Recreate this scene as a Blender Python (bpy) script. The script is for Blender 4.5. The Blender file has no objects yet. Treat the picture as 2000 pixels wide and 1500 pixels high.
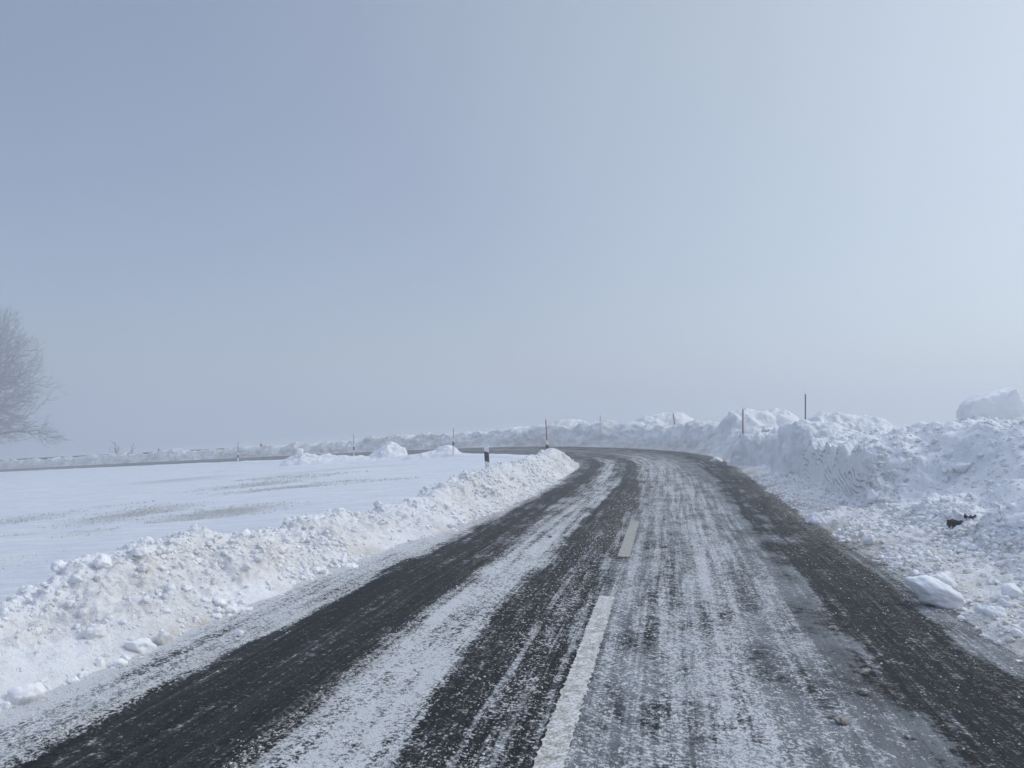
import bpy, bmesh, math, random
import numpy as np
from mathutils import Vector, Matrix

SC = bpy.context.scene
COL = SC.collection
R = math.radians

# ------------------------------------------------------------------ camera
F_PX, HZ, CAMH = 1450.0, 820.0, 1.7            # focal length in px of a 2000 px wide frame, horizon row, eye height
PITCH = math.atan((HZ - 750.0) / F_PX)
cam_d = bpy.data.cameras.new('camera')
cam = bpy.data.objects.new('camera', cam_d)
COL.objects.link(cam)
cam_d.sensor_width = 36.0
cam_d.lens = 36.0 * F_PX / 2000.0
cam_d.clip_start, cam_d.clip_end = 0.05, 6000
cam.location = (0, 0, CAMH)
cam.rotation_euler = (math.pi / 2 + PITCH, 0, 0)
SC.camera = cam

# ------------------------------------------------------------------ world, sun, exposure
SUN_EL, SUN_AZ = R(38), R(82)                   # azimuth measured from +Y towards +X
world = bpy.data.worlds.new('World')
SC.world = world
world.use_nodes = True
wn, wl = world.node_tree.nodes, world.node_tree.links
wn.clear()
w_out = wn.new('ShaderNodeOutputWorld')
sky = wn.new('ShaderNodeTexSky')
sky.sky_type = 'NISHITA'
sky.sun_disc = False
sky.sun_elevation = SUN_EL
sky.sun_rotation = SUN_AZ
sky.dust_density = 1.0
bg_sky = wn.new('ShaderNodeBackground')
bg_sky.inputs['Strength'].default_value = 0.05
wl.new(sky.outputs[0], bg_sky.inputs['Color'])
tc = wn.new('ShaderNodeTexCoord')
dotn = wn.new('ShaderNodeVectorMath'); dotn.operation = 'DOT_PRODUCT'
gd = Vector((0.80, 0.42, 0.42)).normalized()
dotn.inputs[1].default_value = gd
wl.new(tc.outputs['Generated'], dotn.inputs[0])
ramp = wn.new('ShaderNodeValToRGB')
mist = wn.new('ShaderNodeTexNoise'); mist.inputs['Scale'].default_value = 1.6; mist.inputs['Detail'].default_value = 3
wl.new(tc.outputs['Generated'], mist.inputs['Vector'])
mm = wn.new('ShaderNodeMath'); mm.operation = 'MULTIPLY_ADD'; mm.inputs[1].default_value = 0.22; mm.inputs[2].default_value = -0.11
wl.new(mist.outputs[0], mm.inputs[0])
ma = wn.new('ShaderNodeMath'); ma.operation = 'ADD'; wl.new(mm.outputs[0], ma.inputs[0]); wl.new(dotn.outputs['Value'], ma.inputs[1])
wl.new(ma.outputs[0], ramp.inputs['Fac'])
cr = ramp.color_ramp
cr.elements[0].position = 0.0; cr.elements[0].color = (0.128, 0.150, 0.215, 1)
cr.elements[1].position = 1.0; cr.elements[1].color = (0.43, 0.45, 0.445, 1)
e = cr.elements.new(0.45); e.color = (0.185, 0.208, 0.262, 1)
e = cr.elements.new(0.80); e.color = (0.30, 0.33, 0.345, 1)
bg_fog = wn.new('ShaderNodeBackground')
bg_fog.inputs['Strength'].default_value = 0.93
wl.new(ramp.outputs[0], bg_fog.inputs['Color'])
# overcast: the fog overhead, above the frame, is the brightest part of the sky
sepz = wn.new('ShaderNodeSeparateXYZ'); wl.new(tc.outputs['Generated'], sepz.inputs[0])
zen = wn.new('ShaderNodeMapRange'); zen.interpolation_type = 'SMOOTHSTEP'
zen.inputs['From Min'].default_value = 0.50; zen.inputs['From Max'].default_value = 0.95
zen.inputs['To Min'].default_value = 0.93; zen.inputs['To Max'].default_value = 3.3
wl.new(sepz.outputs['Z'], zen.inputs['Value']); wl.new(zen.outputs['Result'], bg_fog.inputs['Strength'])
addw = wn.new('ShaderNodeAddShader')
wl.new(bg_sky.outputs[0], addw.inputs[0])
wl.new(bg_fog.outputs[0], addw.inputs[1])
wl.new(addw.outputs[0], w_out.inputs['Surface'])

sun_d = bpy.data.lights.new('sun', 'SUN')
sun_d.energy = 1.15
sun_d.angle = R(14)
sun_d.color = (1.0, 0.96, 0.9)
sun = bpy.data.objects.new('sun', sun_d)
COL.objects.link(sun)
sdir = Vector((math.sin(SUN_AZ) * math.cos(SUN_EL), math.cos(SUN_AZ) * math.cos(SUN_EL), math.sin(SUN_EL)))
sun.rotation_euler = (-sdir).to_track_quat('-Z', 'Y').to_euler()
sun.location = (30, 30, 40)

SC.view_settings.view_transform = 'Standard'
SC.view_settings.look = 'None'
SC.view_settings.gamma = 1.0
SC.view_settings.exposure = 0.30
SC.render.engine = 'CYCLES'
SC.cycles.use_denoising = True
SC.cycles.max_bounces = 6
SC.cycles.diffuse_bounces = 3
SC.cycles.glossy_bounces = 2
SC.cycles.volume_bounces = 2
SC.cycles.sample_clamp_indirect = 4.0

HAZE_DENSITY = 0.0064
HAZE_COLOR = (0.765, 0.79, 0.82, 1)

# ------------------------------------------------------------------ pixel helpers (photo is 2000x1500)
CP, SP = math.cos(PITCH), math.sin(PITCH)
def ray(px, py):
    u, v = (px - 1000.0) / F_PX, (750.0 - py) / F_PX
    return Vector((u, CP - v * SP, SP + v * CP))
def at(px, py, Y):
    d = ray(px, py)
    return Vector((0, 0, CAMH)) + d * (Y / d.y)

# ------------------------------------------------------------------ numpy noise
def _h(ix, iy, iz, seed):
    n = (ix.astype(np.int64) * 374761393 + iy.astype(np.int64) * 668265263 + iz.astype(np.int64) * 1440670441 + seed * 1274126177) & 0xFFFFFFFF
    n = ((n ^ (n >> 13)) * 1274126177) & 0xFFFFFFFF
    n = ((n ^ (n >> 16)) * 2246822519) & 0xFFFFFFFF
    n = n ^ (n >> 15)
    return (n & 0xFFFFFF).astype(np.float32) / 16777215.0

def vnoise(P, scale, seed=0):
    """value noise, 0..1, P (N,3)"""
    Q = P / scale
    I = np.floor(Q).astype(np.int64)
    f = (Q - I).astype(np.float32)
    f = f * f * (3 - 2 * f)
    out = np.zeros(len(P), np.float32)
    for dx in (0, 1):
        wx = f[:, 0] if dx else 1 - f[:, 0]
        for dy in (0, 1):
            wy = f[:, 1] if dy else 1 - f[:, 1]
            for dz in (0, 1):
                wz = f[:, 2] if dz else 1 - f[:, 2]
                out += wx * wy * wz * _h(I[:, 0] + dx, I[:, 1] + dy, I[:, 2] + dz, seed)
    return out

def fbm(P, scale, octv=4, seed=0, gain=0.5):
    a, s, t = 1.0, 0.0, 0.0
    for o in range(octv):
        s = s + a * (vnoise(P, scale, seed + 17 * o) - 0.5) * 2
        t += a
        a *= gain
        scale *= 0.5
    return s / t                                   # about -0.6..0.6

def lumps(P, cell, seed=0, rmin=0.15, rmax=0.8, power=2.0):
    """height (in units of cell) of random balls bulging out of a surface through P"""
    Q = P / cell
    I = np.floor(Q).astype(np.int64)
    b = np.zeros(len(P), np.float32)
    for dx in (-1, 0, 1):
        for dy in (-1, 0, 1):
            for dz in (-1, 0, 1):
                jx, jy, jz = I[:, 0] + dx, I[:, 1] + dy, I[:, 2] + dz
                cx = jx + _h(jx, jy, jz, seed + 1)
                cy = jy + _h(jx, jy, jz, seed + 2)
                cz = jz + _h(jx, jy, jz, seed + 3)
                r = rmin + (rmax - rmin) * _h(jx, jy, jz, seed + 4) ** power
                d2 = (Q[:, 0] - cx) ** 2 + (Q[:, 1] - cy) ** 2 + (Q[:, 2] - cz) ** 2
                b = np.maximum(b, np.sqrt(np.maximum(0, r * r - d2)))
    return b.astype(np.float32)

def sstep(a, b, x):
    t = np.clip((x - a) / (b - a), 0, 1)
    return t * t * (3 - 2 * t)

# ------------------------------------------------------------------ mesh helpers
def link(o, parent=None):
    COL.objects.link(o)
    if parent is not None:
        o.parent = parent
    return o

def np_mesh(name, V, Fq, mats, parent=None, attrs=None, uv=None, smooth=True, tri=False):
    k = 3 if tri else 4
    V = np.ascontiguousarray(V, np.float32); Fq = np.ascontiguousarray(Fq, np.int32)
    me = bpy.data.meshes.new(name)
    me.vertices.add(len(V)); me.vertices.foreach_set('co', V.ravel())
    me.loops.add(len(Fq) * k); me.loops.foreach_set('vertex_index', Fq.ravel())
    me.polygons.add(len(Fq))
    me.polygons.foreach_set('loop_start', np.arange(0, len(Fq) * k, k, dtype=np.int32))
    me.polygons.foreach_set('loop_total', np.full(len(Fq), k, np.int32))
    me.polygons.foreach_set('use_smooth', np.full(len(Fq), smooth))
    me.update(calc_edges=True)
    for nm, a in (attrs or {}).items():
        at_ = me.attributes.new(nm, 'FLOAT', 'POINT')
        at_.data.foreach_set('value', np.ascontiguousarray(a, np.float32))
    if uv is not None:
        l = me.uv_layers.new(name='UVMap')
        l.data.foreach_set('uv', np.ascontiguousarray(uv[Fq.ravel()], np.float32).ravel())
    me.validate()
    for m in (mats if isinstance(mats, (list, tuple)) else [mats]):
        me.materials.append(m)
    return link(bpy.data.objects.new(name, me), parent)

def grid_faces(n, m):
    i = np.arange(n - 1)[:, None] * m + np.arange(m - 1)[None, :]
    i = i.ravel()
    return np.stack([i, i + 1, i + m + 1, i + m], 1)

def tag(o, label=None, cat=None, group=None, kind=None):
    if label: o['label'] = label
    if cat: o['category'] = cat
    if group: o['group'] = group
    if kind: o['kind'] = kind
    return o

def empty(name, loc=(0, 0, 0), rot=(0, 0, 0)):
    o = bpy.data.objects.new(name, None)
    o.location = loc; o.rotation_euler = rot
    o.empty_display_size = 0.2
    return link(o)

def bm_obj(name, bm, mat, parent=None, smooth=False):
    me = bpy.data.meshes.new(name)
    bmesh.ops.recalc_face_normals(bm, faces=bm.faces)
    bm.to_mesh(me); bm.free()
    if smooth:
        for p in me.polygons: p.use_smooth = True
    me.materials.append(mat)
    return link(bpy.data.objects.new(name, me), parent)

# ------------------------------------------------------------------ materials
def new_mat(name):
    m = bpy.data.materials.new(name); m.use_nodes = True
    n, l = m.node_tree.nodes, m.node_tree.links
    n.clear()
    o = n.new('ShaderNodeOutputMaterial'); b = n.new('ShaderNodeBsdfPrincipled')
    l.new(b.outputs[0], o.inputs['Surface'])
    b.inputs['Roughness'].default_value = 0.7
    return m, n, l, b

class NT:
    """small sugar for node graphs"""
    def __init__(s, n, l): s.n, s.l = n, l
    def put(s, sock, v):
        if isinstance(v, bpy.types.NodeSocket): s.l.new(v, sock)
        else: sock.default_value = v
    def math(s, op, a, b=0.0, clamp=False):
        x = s.n.new('ShaderNodeMath'); x.operation = op; x.use_clamp = clamp
        s.put(x.inputs[0], a); s.put(x.inputs[1], b); return x.outputs[0]
    def mapr(s, v, a, b, c=0.0, d=1.0, kind='SMOOTHSTEP'):
        x = s.n.new('ShaderNodeMapRange'); x.interpolation_type = kind
        s.put(x.inputs['Value'], v)
        for k, q in zip(('From Min', 'From Max', 'To Min', 'To Max'), (a, b, c, d)): s.put(x.inputs[k], q)
        return x.outputs['Result']
    def noise(s, vec, scale, detail=4.0, rough=0.55, dist=0.0):
        x = s.n.new('ShaderNodeTexNoise'); s.put(x.inputs['Vector'], vec)
        x.inputs['Scale'].default_value = scale; x.inputs['Detail'].default_value = detail
        x.inputs['Roughness'].default_value = rough; x.inputs['Distortion'].default_value = dist
        return x.outputs[0]
    def voro(s, vec, scale, feature='F1', rnd=1.0):
        x = s.n.new('ShaderNodeTexVoronoi'); s.put(x.inputs['Vector'], vec); x.feature = feature
        x.inputs['Scale'].default_value = scale; x.inputs['Randomness'].default_value = rnd
        return x
    def mix(s, f, a, b):
        x = s.n.new('ShaderNodeMix'); x.data_type = 'RGBA'
        s.put(x.inputs[0], f); s.put(x.inputs[6], a); s.put(x.inputs[7], b); return x.outputs[2]
    def mixf(s, f, a, b):
        x = s.n.new('ShaderNodeMix'); x.data_type = 'FLOAT'
        s.put(x.inputs[0], f); s.put(x.inputs[2], a); s.put(x.inputs[3], b); return x.outputs[0]
    def attr(s, nm):
        x = s.n.new('ShaderNodeAttribute'); x.attribute_name = nm; return x.outputs['Fac']
    def scale(s, vec, v):
        x = s.n.new('ShaderNodeVectorMath'); x.operation = 'MULTIPLY'
        s.put(x.inputs[0], vec); x.inputs[1].default_value = v; return x.outputs[0]
    def bump(s, h, strength, dist, nrm=None):
        x = s.n.new('ShaderNodeBump'); s.put(x.inputs['Height'], h)
        x.inputs['Strength'].default_value = strength; x.inputs['Distance'].default_value = dist
        if nrm is not None: s.put(x.inputs['Normal'], nrm)
        return x.outputs[0]

def obj_coord(n, generated=False):
    g = n.new('ShaderNodeTexCoord'); return g.outputs['Generated' if generated else 'Object']

SNOW = (0.86, 0.87, 0.88, 1)
def snow_material(name, clean=SNOW, dirt=(0.46, 0.42, 0.35, 1), bump=0.55, dirt_base=0.0, grain=1.0):
    m, n, l, b = new_mat(name); t = NT(n, l)
    c = obj_coord(n)
    d = t.math('ADD', t.attr('dirt'), dirt_base)
    n1 = t.noise(c, 5.0, 5, 0.65)
    n2 = t.noise(c, 38.0, 4, 0.7)
    n3 = t.noise(c, 1.1, 3, 0.5)
    dd = t.math('MULTIPLY', d, t.mapr(n1, 0.25, 0.75, 0.45, 1.35, 'LINEAR'))
    dd = t.math('MULTIPLY', dd, t.mapr(n2, 0.3, 0.7, 0.55, 1.4, 'LINEAR'), clamp=True)
    col = t.mix(dd, clean, dirt)
    # rare dark specks of grit, only where the snow has been ploughed
    sp = t.mapr(t.noise(c, 90.0, 2, 0.5), 0.70, 0.76, 0.0, 1.0)
    sp = t.math('MULTIPLY', sp, t.mapr(d, 0.08, 0.5, 0.0, 0.7))
    col = t.mix(sp, col, (0.10, 0.09, 0.08, 1))
    col = t.mix(t.mapr(n3, 0.35, 0.7, 0.0, 0.22), col, (0.70, 0.75, 0.82, 1))
    l.new(col, b.inputs['Base Color'])
    b.inputs['Roughness'].default_value = 0.65
    b.inputs['Specular IOR Level'].default_value = 0.25
    wv = n.new('ShaderNodeVectorMath'); wv.operation = 'ADD'
    nz = n.new('ShaderNodeTexNoise'); nz.inputs['Scale'].default_value = 30; nz.inputs['Detail'].default_value = 3; l.new(c, nz.inputs['Vector'])
    l.new(t.scale(nz.outputs['Color'], (.05, .05, .05)), wv.inputs[0]); l.new(c, wv.inputs[1])
    g1 = t.math('SUBTRACT', 1.0, t.voro(wv.outputs[0], 24 * grain).outputs['Distance'])
    g2 = t.math('SUBTRACT', 1.0, t.voro(wv.outputs[0], 62 * grain).outputs['Distance'])
    crumbly = t.mapr(t.noise(c, 2.6, 4, 0.6), 0.38, 0.58, 0.25, 1.0)
    h = t.math('ADD', t.math('MULTIPLY', t.math('ADD', t.math('MULTIPLY', g1, 0.65), t.math('MULTIPLY', g2, 0.35)), crumbly), t.math('MULTIPLY', t.noise(c, 45 * grain, 5, 0.7), 0.8))
    l.new(t.bump(h, bump, 0.022), b.inputs['Normal'])
    return m

M_SNOW_PLOUGH = snow_material('ploughed_snow', bump=0.8)
M_SNOW_RUBBLE = snow_material('rubble_snow', bump=0.5)
M_SNOW_BLOCK = snow_material('clean_block_snow', bump=0.35)

def field_material():
    m, n, l, b = new_mat('field_snow'); t = NT(n, l)
    c = obj_coord(n)
    stub = t.attr('stubble')
    # wind drifts run roughly across the view
    rc = n.new('ShaderNodeMapping'); l.new(c, rc.inputs['Vector'])
    rc.inputs['Rotation'].default_value = (0, 0, R(-12)); rc.inputs['Scale'].default_value = (0.35, 1.6, 1)
    streak = t.noise(rc.outputs[0], 2.2, 6, 0.62)
    fine = t.noise(c, 26.0, 4, 0.75)
    v = t.math('ADD', t.math('MULTIPLY', streak, 0.30), t.math('MULTIPLY', fine, 0.70))
    mask = t.mapr(t.math('ADD', v, t.math('MULTIPLY', stub, 0.30)), 0.60, 0.74, 0.0, 0.62)
    mask = t.math('MULTIPLY', mask, t.mapr(stub, 0.02, 0.25))
    gcol = t.mix(t.noise(c, 60, 2, 0.5), (0.22, 0.20, 0.14, 1), (0.34, 0.35, 0.30, 1))
    crust = t.mix(t.mapr(streak, 0.42, 0.62), (0.70, 0.73, 0.78, 1), (0.79, 0.81, 0.84, 1))
    l.new(t.mix(mask, crust, gcol), b.inputs['Base Color'])
    b.inputs['Roughness'].default_value = 0.6
    b.inputs['Specular IOR Level'].default_value = 0.3
    h = t.math('ADD', t.math('MULTIPLY', streak, 1.0), t.math('MULTIPLY', fine, 0.12))
    l.new(t.bump(h, 0.9, 0.20), b.inputs['Normal'])
    return m
M_FIELD = field_material()

def road_material():
    m, n, l, b = new_mat('icy_asphalt'); t = NT(n, l)
    uvn = n.new('ShaderNodeUVMap'); uvn.uv_map = 'UVMap'
    uv = uvn.outputs[0]
    c = obj_coord(n)
    cs, ci, cb = t.attr('snow'), t.attr('ice'), t.attr('grit')
    # streaks drawn out along the direction of travel (uv.x across, uv.y along, both in metres)
    wn_ = n.new('ShaderNodeTexNoise'); wn_.inputs['Scale'].default_value = 3.0; wn_.inputs['Detail'].default_value = 3; l.new(uv, wn_.inputs['Vector'])
    wa = n.new('ShaderNodeVectorMath'); wa.operation = 'ADD'; l.new(t.scale(wn_.outputs['Color'], (.10, .10, 0)), wa.inputs[0]); l.new(uv, wa.inputs[1])
    uvw = wa.outputs[0]
    rot = n.new('ShaderNodeMapping'); rot.inputs['Rotation'].default_value = (0, 0, R(37)); l.new(uvw, rot.inputs['Vector']); ur = rot.outputs[0]
    def sn(v, lo=0.40, hi=0.60): return t.mapr(v, lo, hi, 0.0, 1.0, 'LINEAR')
    st = sn(t.noise(t.scale(uv, (9.0, 0.22, 1.0)), 1.0, 4, 0.65))
    st2 = sn(t.noise(t.scale(uv, (42.0, 0.9, 1.0)), 1.0, 3, 0.6))
    patch = sn(t.noise(t.scale(uvw, (2.6, 1.1, 1.0)), 1.0, 5, 0.6))
    mid = sn(t.noise(ur, 11.0, 4, 0.65))
    fine = sn(t.noise(ur, 38.0, 4, 0.7))
    fine2 = sn(t.noise(ur, 105.0, 3, 0.7))
    def cut(v, cov, soft, top):
        th = t.math('ADD', 0.5, t.math('MULTIPLY', t.math('SUBTRACT', 0.5, cov), 0.80))
        return t.mapr(v, t.math('SUBTRACT', th, soft), t.math('ADD', th, soft), 0.0, top)
    # asphalt with stone chips
    vo = t.voro(uv, 95.0)
    chip = t.mapr(vo.outputs['Color'], 0.3, 0.95)
    asp = t.mix(chip, (0.006, 0.007, 0.0075, 1), (0.032, 0.035, 0.036, 1))
    asp = t.mix(t.mapr(t.noise(uv, 150, 3, 0.7), 0.60, 0.72, 0.0, 0.45), asp, (0.17, 0.175, 0.17, 1))
    asp = t.mix(t.math('MULTIPLY', t.math('MULTIPLY', st2, st), 0.40), asp, (0.085, 0.090, 0.090, 1))
    # grey ice film
    iv = t.math('ADD', t.math('ADD', t.math('MULTIPLY', patch, 0.30), t.math('MULTIPLY', st, 0.20)), t.math('ADD', t.math('MULTIPLY', fine, 0.22), t.math('MULTIPLY', mid, 0.28)))
    im = cut(iv, ci, 0.12, 0.88)
    icecol = t.mix(t.math('ADD', t.math('MULTIPLY', patch, .6), t.math('MULTIPLY', fine2, .4)), (0.07, 0.080, 0.085, 1), (0.215, 0.235, 0.25, 1))
    col = t.mix(im, asp, icecol)
    # gritty slush
    gv = t.math('ADD', t.math('MULTIPLY', fine, 0.50), t.math('ADD', t.math('MULTIPLY', st2, 0.22), t.math('MULTIPLY', mid, 0.28)))
    gm = cut(gv, cb, 0.06, 0.85)
    gcol = t.mix(fine2, (0.085, 0.082, 0.075, 1), (0.30, 0.29, 0.265, 1))
    col = t.mix(gm, col, gcol)
    # snow and white slush
    # a thin pressed film, soft edged, and on it coarse grains of slush with crisp edges
    fv = t.math('ADD', t.math('ADD', t.math('MULTIPLY', patch, 0.16), t.math('MULTIPLY', st2, 0.18)), t.math('ADD', t.math('MULTIPLY', st, 0.34), t.math('ADD', t.math('MULTIPLY', mid, 0.16), t.math('MULTIPLY', fine, 0.16))))
    film = cut(fv, t.math('SUBTRACT', cs, 0.06), 0.22, 0.90)
    gr = t.math('ADD', t.math('ADD', t.math('MULTIPLY', fine, 0.42), t.math('MULTIPLY', fine2, 0.16)), t.math('ADD', t.math('MULTIPLY', mid, 0.20), t.math('ADD', t.math('MULTIPLY', patch, 0.08), t.math('MULTIPLY', st, 0.14))))
    grain = cut(gr, t.math('SUBTRACT', t.math('MULTIPLY', cs, 0.98), 0.07), 0.085, 0.92)
    col = t.mix(film, col, t.mix(fine, (0.32, 0.34, 0.352, 1), (0.56, 0.58, 0.60, 1)))
    scol = t.mix(fine2, (0.62, 0.64, 0.65, 1), (0.88, 0.89, 0.90, 1))
    scol = t.mix(t.mapr(cb, 0.25, 0.7, 0.0, 0.6), scol, (0.50, 0.475, 0.42, 1))
    col = t.mix(grain, col, scol)
    sm = t.math('MAXIMUM', grain, t.math('MULTIPLY', film, 0.5))
    l.new(col, b.inputs['Base Color'])
    cover = t.math('MAXIMUM', sm, t.math('MULTIPLY', gm, 0.8))
    rough = t.mixf(cover, t.mixf(im, 0.65, 0.5), 0.8)
    l.new(rough, b.inputs['Roughness'])
    b.inputs['Specular IOR Level'].default_value = 0.07
    h = t.math('ADD', t.math('MULTIPLY', t.math('MULTIPLY', cover, t.math('ADD', fine, fine2)), 1.0), t.math('MULTIPLY', t.math('SUBTRACT', 1.0, vo.outputs['Distance']), 0.10))
    l.new(t.bump(h, 0.8, 0.006), b.inputs['Normal'])
    return m
M_ROAD = road_material()

def paint_material(dirt=0.0):
    m, n, l, b = new_mat('worn_road_paint'); t = NT(n, l)
    c = obj_coord(n)
    v = t.noise(c, 55, 5, 0.7)
    w = t.noise(c, 7, 4, 0.6)
    crack = t.mapr(t.noise(t.scale(c, (30, 160, 1)), 1.0, 3, 0.6), 0.56, 0.64)
    col = t.mix(t.mapr(w, 0.35, 0.7), (0.40, 0.39, 0.34, 1), (0.52, 0.51, 0.46, 1))
    big = t.noise(c, 9.0, 4, 0.6)
    v2 = t.math('ADD', t.math('MULTIPLY', v, 0.65), t.math('MULTIPLY', big, 0.35))
    col = t.mix(t.mapr(v2, 0.50, 0.54, 0, 0.85), col, (0.72, 0.74, 0.76, 1))
    col = t.mix(t.mapr(v2, 0.455, 0.42, 0, 0.75), col, (0.15, 0.15, 0.14, 1))
    col = t.mix(t.math('MULTIPLY', crack, 0.6), col, (0.16, 0.16, 0.145, 1))
    l.new(col, b.inputs['Base Color'])
    if dirt:
        col = t.mix(t.mapr(v2, 0.46, 0.52, 0, dirt), col, t.mix(v, (0.16, 0.15, 0.125, 1), (0.40, 0.385, 0.35, 1)))
    l.new(col, b.inputs['Base Color'])
    l.new(t.bump(v, 0.6, 0.01), b.inputs['Normal'])
    return m
M_PAINT = paint_material(); M_PAINT_COVERED = paint_material(0.9)

def plain(name, col, rough=0.6, noise_amt=0.15, scale=30.0, metal=0.0, var=None):
    m, n, l, b = new_mat(name); t = NT(n, l)
    c = obj_coord(n)
    dark = tuple(x * (1 - noise_amt * 1.5) for x in col[:3]) + (1,)
    c2 = var or dark
    l.new(t.mix(t.mapr(t.noise(c, scale, 4, 0.6), 0.35, 0.7), (*col[:3], 1), c2), b.inputs['Base Color'])
    b.inputs['Roughness'].default_value = rough
    b.inputs['Metallic'].default_value = metal
    l.new(t.bump(t.noise(c, scale * 2, 3, 0.6), 0.2, 0.01), b.inputs['Normal'])
    return m
M_POST = plain('white_post_plastic', (0.82, 0.83, 0.82), 0.45, 0.12, 14, var=(0.68, 0.68, 0.65, 1))
M_BAND = plain('black_band', (0.018, 0.020, 0.026), 0.45, 0.3, 20, var=(0.06, 0.065, 0.07, 1))
M_REFL = plain('reflector', (0.16, 0.15, 0.15), 0.2, 0.2, 60)
M_RED = plain('red_pole', (0.30, 0.045, 0.035), 0.55, 0.3, 12, var=(0.16, 0.06, 0.055, 1))
M_GREYPOLE = plain('grey_pole', (0.16, 0.15, 0.155), 0.6, 0.3, 12)
M_WOOD = plain('weathered_pole', (0.13, 0.085, 0.075), 0.7, 0.3, 16)
M_STEEL = plain('galvanised_steel', (0.10, 0.11, 0.12), 0.5, 0.3, 6, metal=0.3)
M_SOIL = plain('dark_soil', (0.020, 0.017, 0.015), 0.9, 0.5, 40, var=(0.045, 0.040, 0.034, 1))
M_CLODGREY = plain('frosted_soil', (0.10, 0.095, 0.09), 0.9, 0.4, 9, var=(.45, .46, .47, 1))
M_TWIG = plain('frosted_twigs', (0.10, 0.10, 0.105), 0.8, 0.2, 3, var=(0.32, 0.33, 0.35, 1))
M_BARK = plain('frosted_bark', (0.06, 0.058, 0.058), 0.9, 0.3, 2, var=(0.16, 0.165, 0.18, 1))
M_GRASS = plain('dry_grass', (0.24, 0.235, 0.17), 0.8, 0.3, 9, var=(0.50, 0.51, 0.48, 1))

# ------------------------------------------------------------------ the road's line in plan
CTRL = [(-2.7, -10), (-1.65, -5), (-0.6, 0), (0.13, 3.5), (0.93, 7.3), (1.42, 9.5), (2.14, 13), (3.5, 19.2), (5.0, 26.5),
        (5.75, 32), (5.65, 37), (4.5, 41.5), (2.2, 45.3), (-0.9, 48.8), (-5.0, 52.6), (-12, 58.4), (-20, 64.2),
        (-31, 71.6), (-44, 80), (-58, 88.6), (-75, 98), (-100, 111), (-130, 125)]
def catmull(P, per=60):
    P = np.array(P, float); out = []
    for i in range(1, len(P) - 2):
        p0, p1, p2, p3 = P[i - 1:i + 3]
        tt = np.linspace(0, 1, per, endpoint=False)[:, None]
        out.append(0.5 * (2 * p1 + (p2 - p0) * tt + (2 * p0 - 5 * p1 + 4 * p2 - p3) * tt ** 2 + (3 * p1 - p0 - 3 * p2 + p3) * tt ** 3))
    return np.concatenate(out)
_c = catmull(CTRL)
_s = np.concatenate([[0], np.cumsum(np.hypot(*np.diff(_c, axis=0).T))])
DS = 0.1
SS = np.arange(0, _s[-1], DS)
CX, CY = np.interp(SS, _s, _c[:, 0]), np.interp(SS, _s, _c[:, 1])
for _ in range(20):                                # ease the bends
    CX[1:-1] = (CX[:-2] + 2 * CX[1:-1] + CX[2:]) / 4; CY[1:-1] = (CY[:-2] + 2 * CY[1:-1] + CY[2:]) / 4
TX, TY = np.gradient(CX), np.gradient(CY)
_l = np.hypot(TX, TY); TX /= _l; TY /= _l

def zplane(X, Y):
    Xn = np.minimum(X, 0)
    soft = np.where(X < 3, -np.log1p(np.exp(-(X) / 1.5)) * 1.5, 0)
    return 0.065 * np.where(X < 3, soft, -0.0) * sstep(-4, 10, Y) * 1.0 - 0.007 * np.maximum(Y - 5, 0) * sstep(700, 60, Y)
ZC = zplane(CX, CY)
k = 81
ZC = np.convolve(np.pad(ZC, k // 2, mode='edge'), np.ones(k) / k, mode='valid')
ZC[SS < 20] *= sstep(12, 20, SS[SS < 20])
def s_of_Y(y):                                     # station on the near leg
    i = np.argmin(np.abs(CY[:430] - y)); return SS[i]
S_CURVE = s_of_Y(27)
def superel(s): return 0.045 * sstep(S_CURVE - 4, S_CURVE + 10, s)

def road_pt(s, t, h=0.0):
    """world point at station s, lateral t (right positive), h above the carriageway"""
    s = np.asarray(s, float); t = np.asarray(t, float)
    x, y, z = np.interp(s, SS, CX), np.interp(s, SS, CY), np.interp(s, SS, ZC)
    tx, ty = np.interp(s, SS, TX), np.interp(s, SS, TY)
    n = np.hypot(tx, ty); tx, ty = tx / n, ty / n
    return np.stack([x + ty * t, y - tx * t, z + superel(s) * (np.clip(t, -4, 4) + 3.5) + h], -1)

def st_of(X, Y):
    """nearest station and signed lateral"""
    X = np.asarray(X, float).ravel(); Y = np.asarray(Y, float).ravel()
    S = np.empty(len(X)); T = np.empty(len(X))
    cx, cy = CX[::4], CY[::4]
    for a in range(0, len(X), 4000):
        x, y = X[a:a + 4000, None], Y[a:a + 4000, None]
        i = np.argmin((x - cx) ** 2 + (y - cy) ** 2, 1) * 4
        dx, dy = x[:, 0] - CX[i], y[:, 0] - CY[i]
        S[a:a + 4000] = SS[i] + dx * TX[i] + dy * TY[i]
        lat = dx * TY[i] - dy * TX[i]
        T[a:a + 4000] = np.where(np.abs(lat) > 0.2, np.sign(lat) * np.hypot(dx, dy), lat)
    return S, T

def ground_z(X, Y):
    X = np.asarray(X, float); sh = X.shape
    X = X.ravel(); Y = np.asarray(Y, float).ravel()
    zp = zplane(X, Y)
    S, T = st_of(X, Y)
    zr = np.interp(S, SS, ZC) + superel(S) * (np.clip(T, -4, 4) + 3.5)
    w = 1 - sstep(3.2, 7.5, np.abs(T))
    z = zp * (1 - w) + (zr - 0.08) * w
    return z.reshape(sh), S.reshape(sh), T.reshape(sh)

def gz(x, y): return float(ground_z(np.array([x]), np.array([y]))[0][0])

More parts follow.
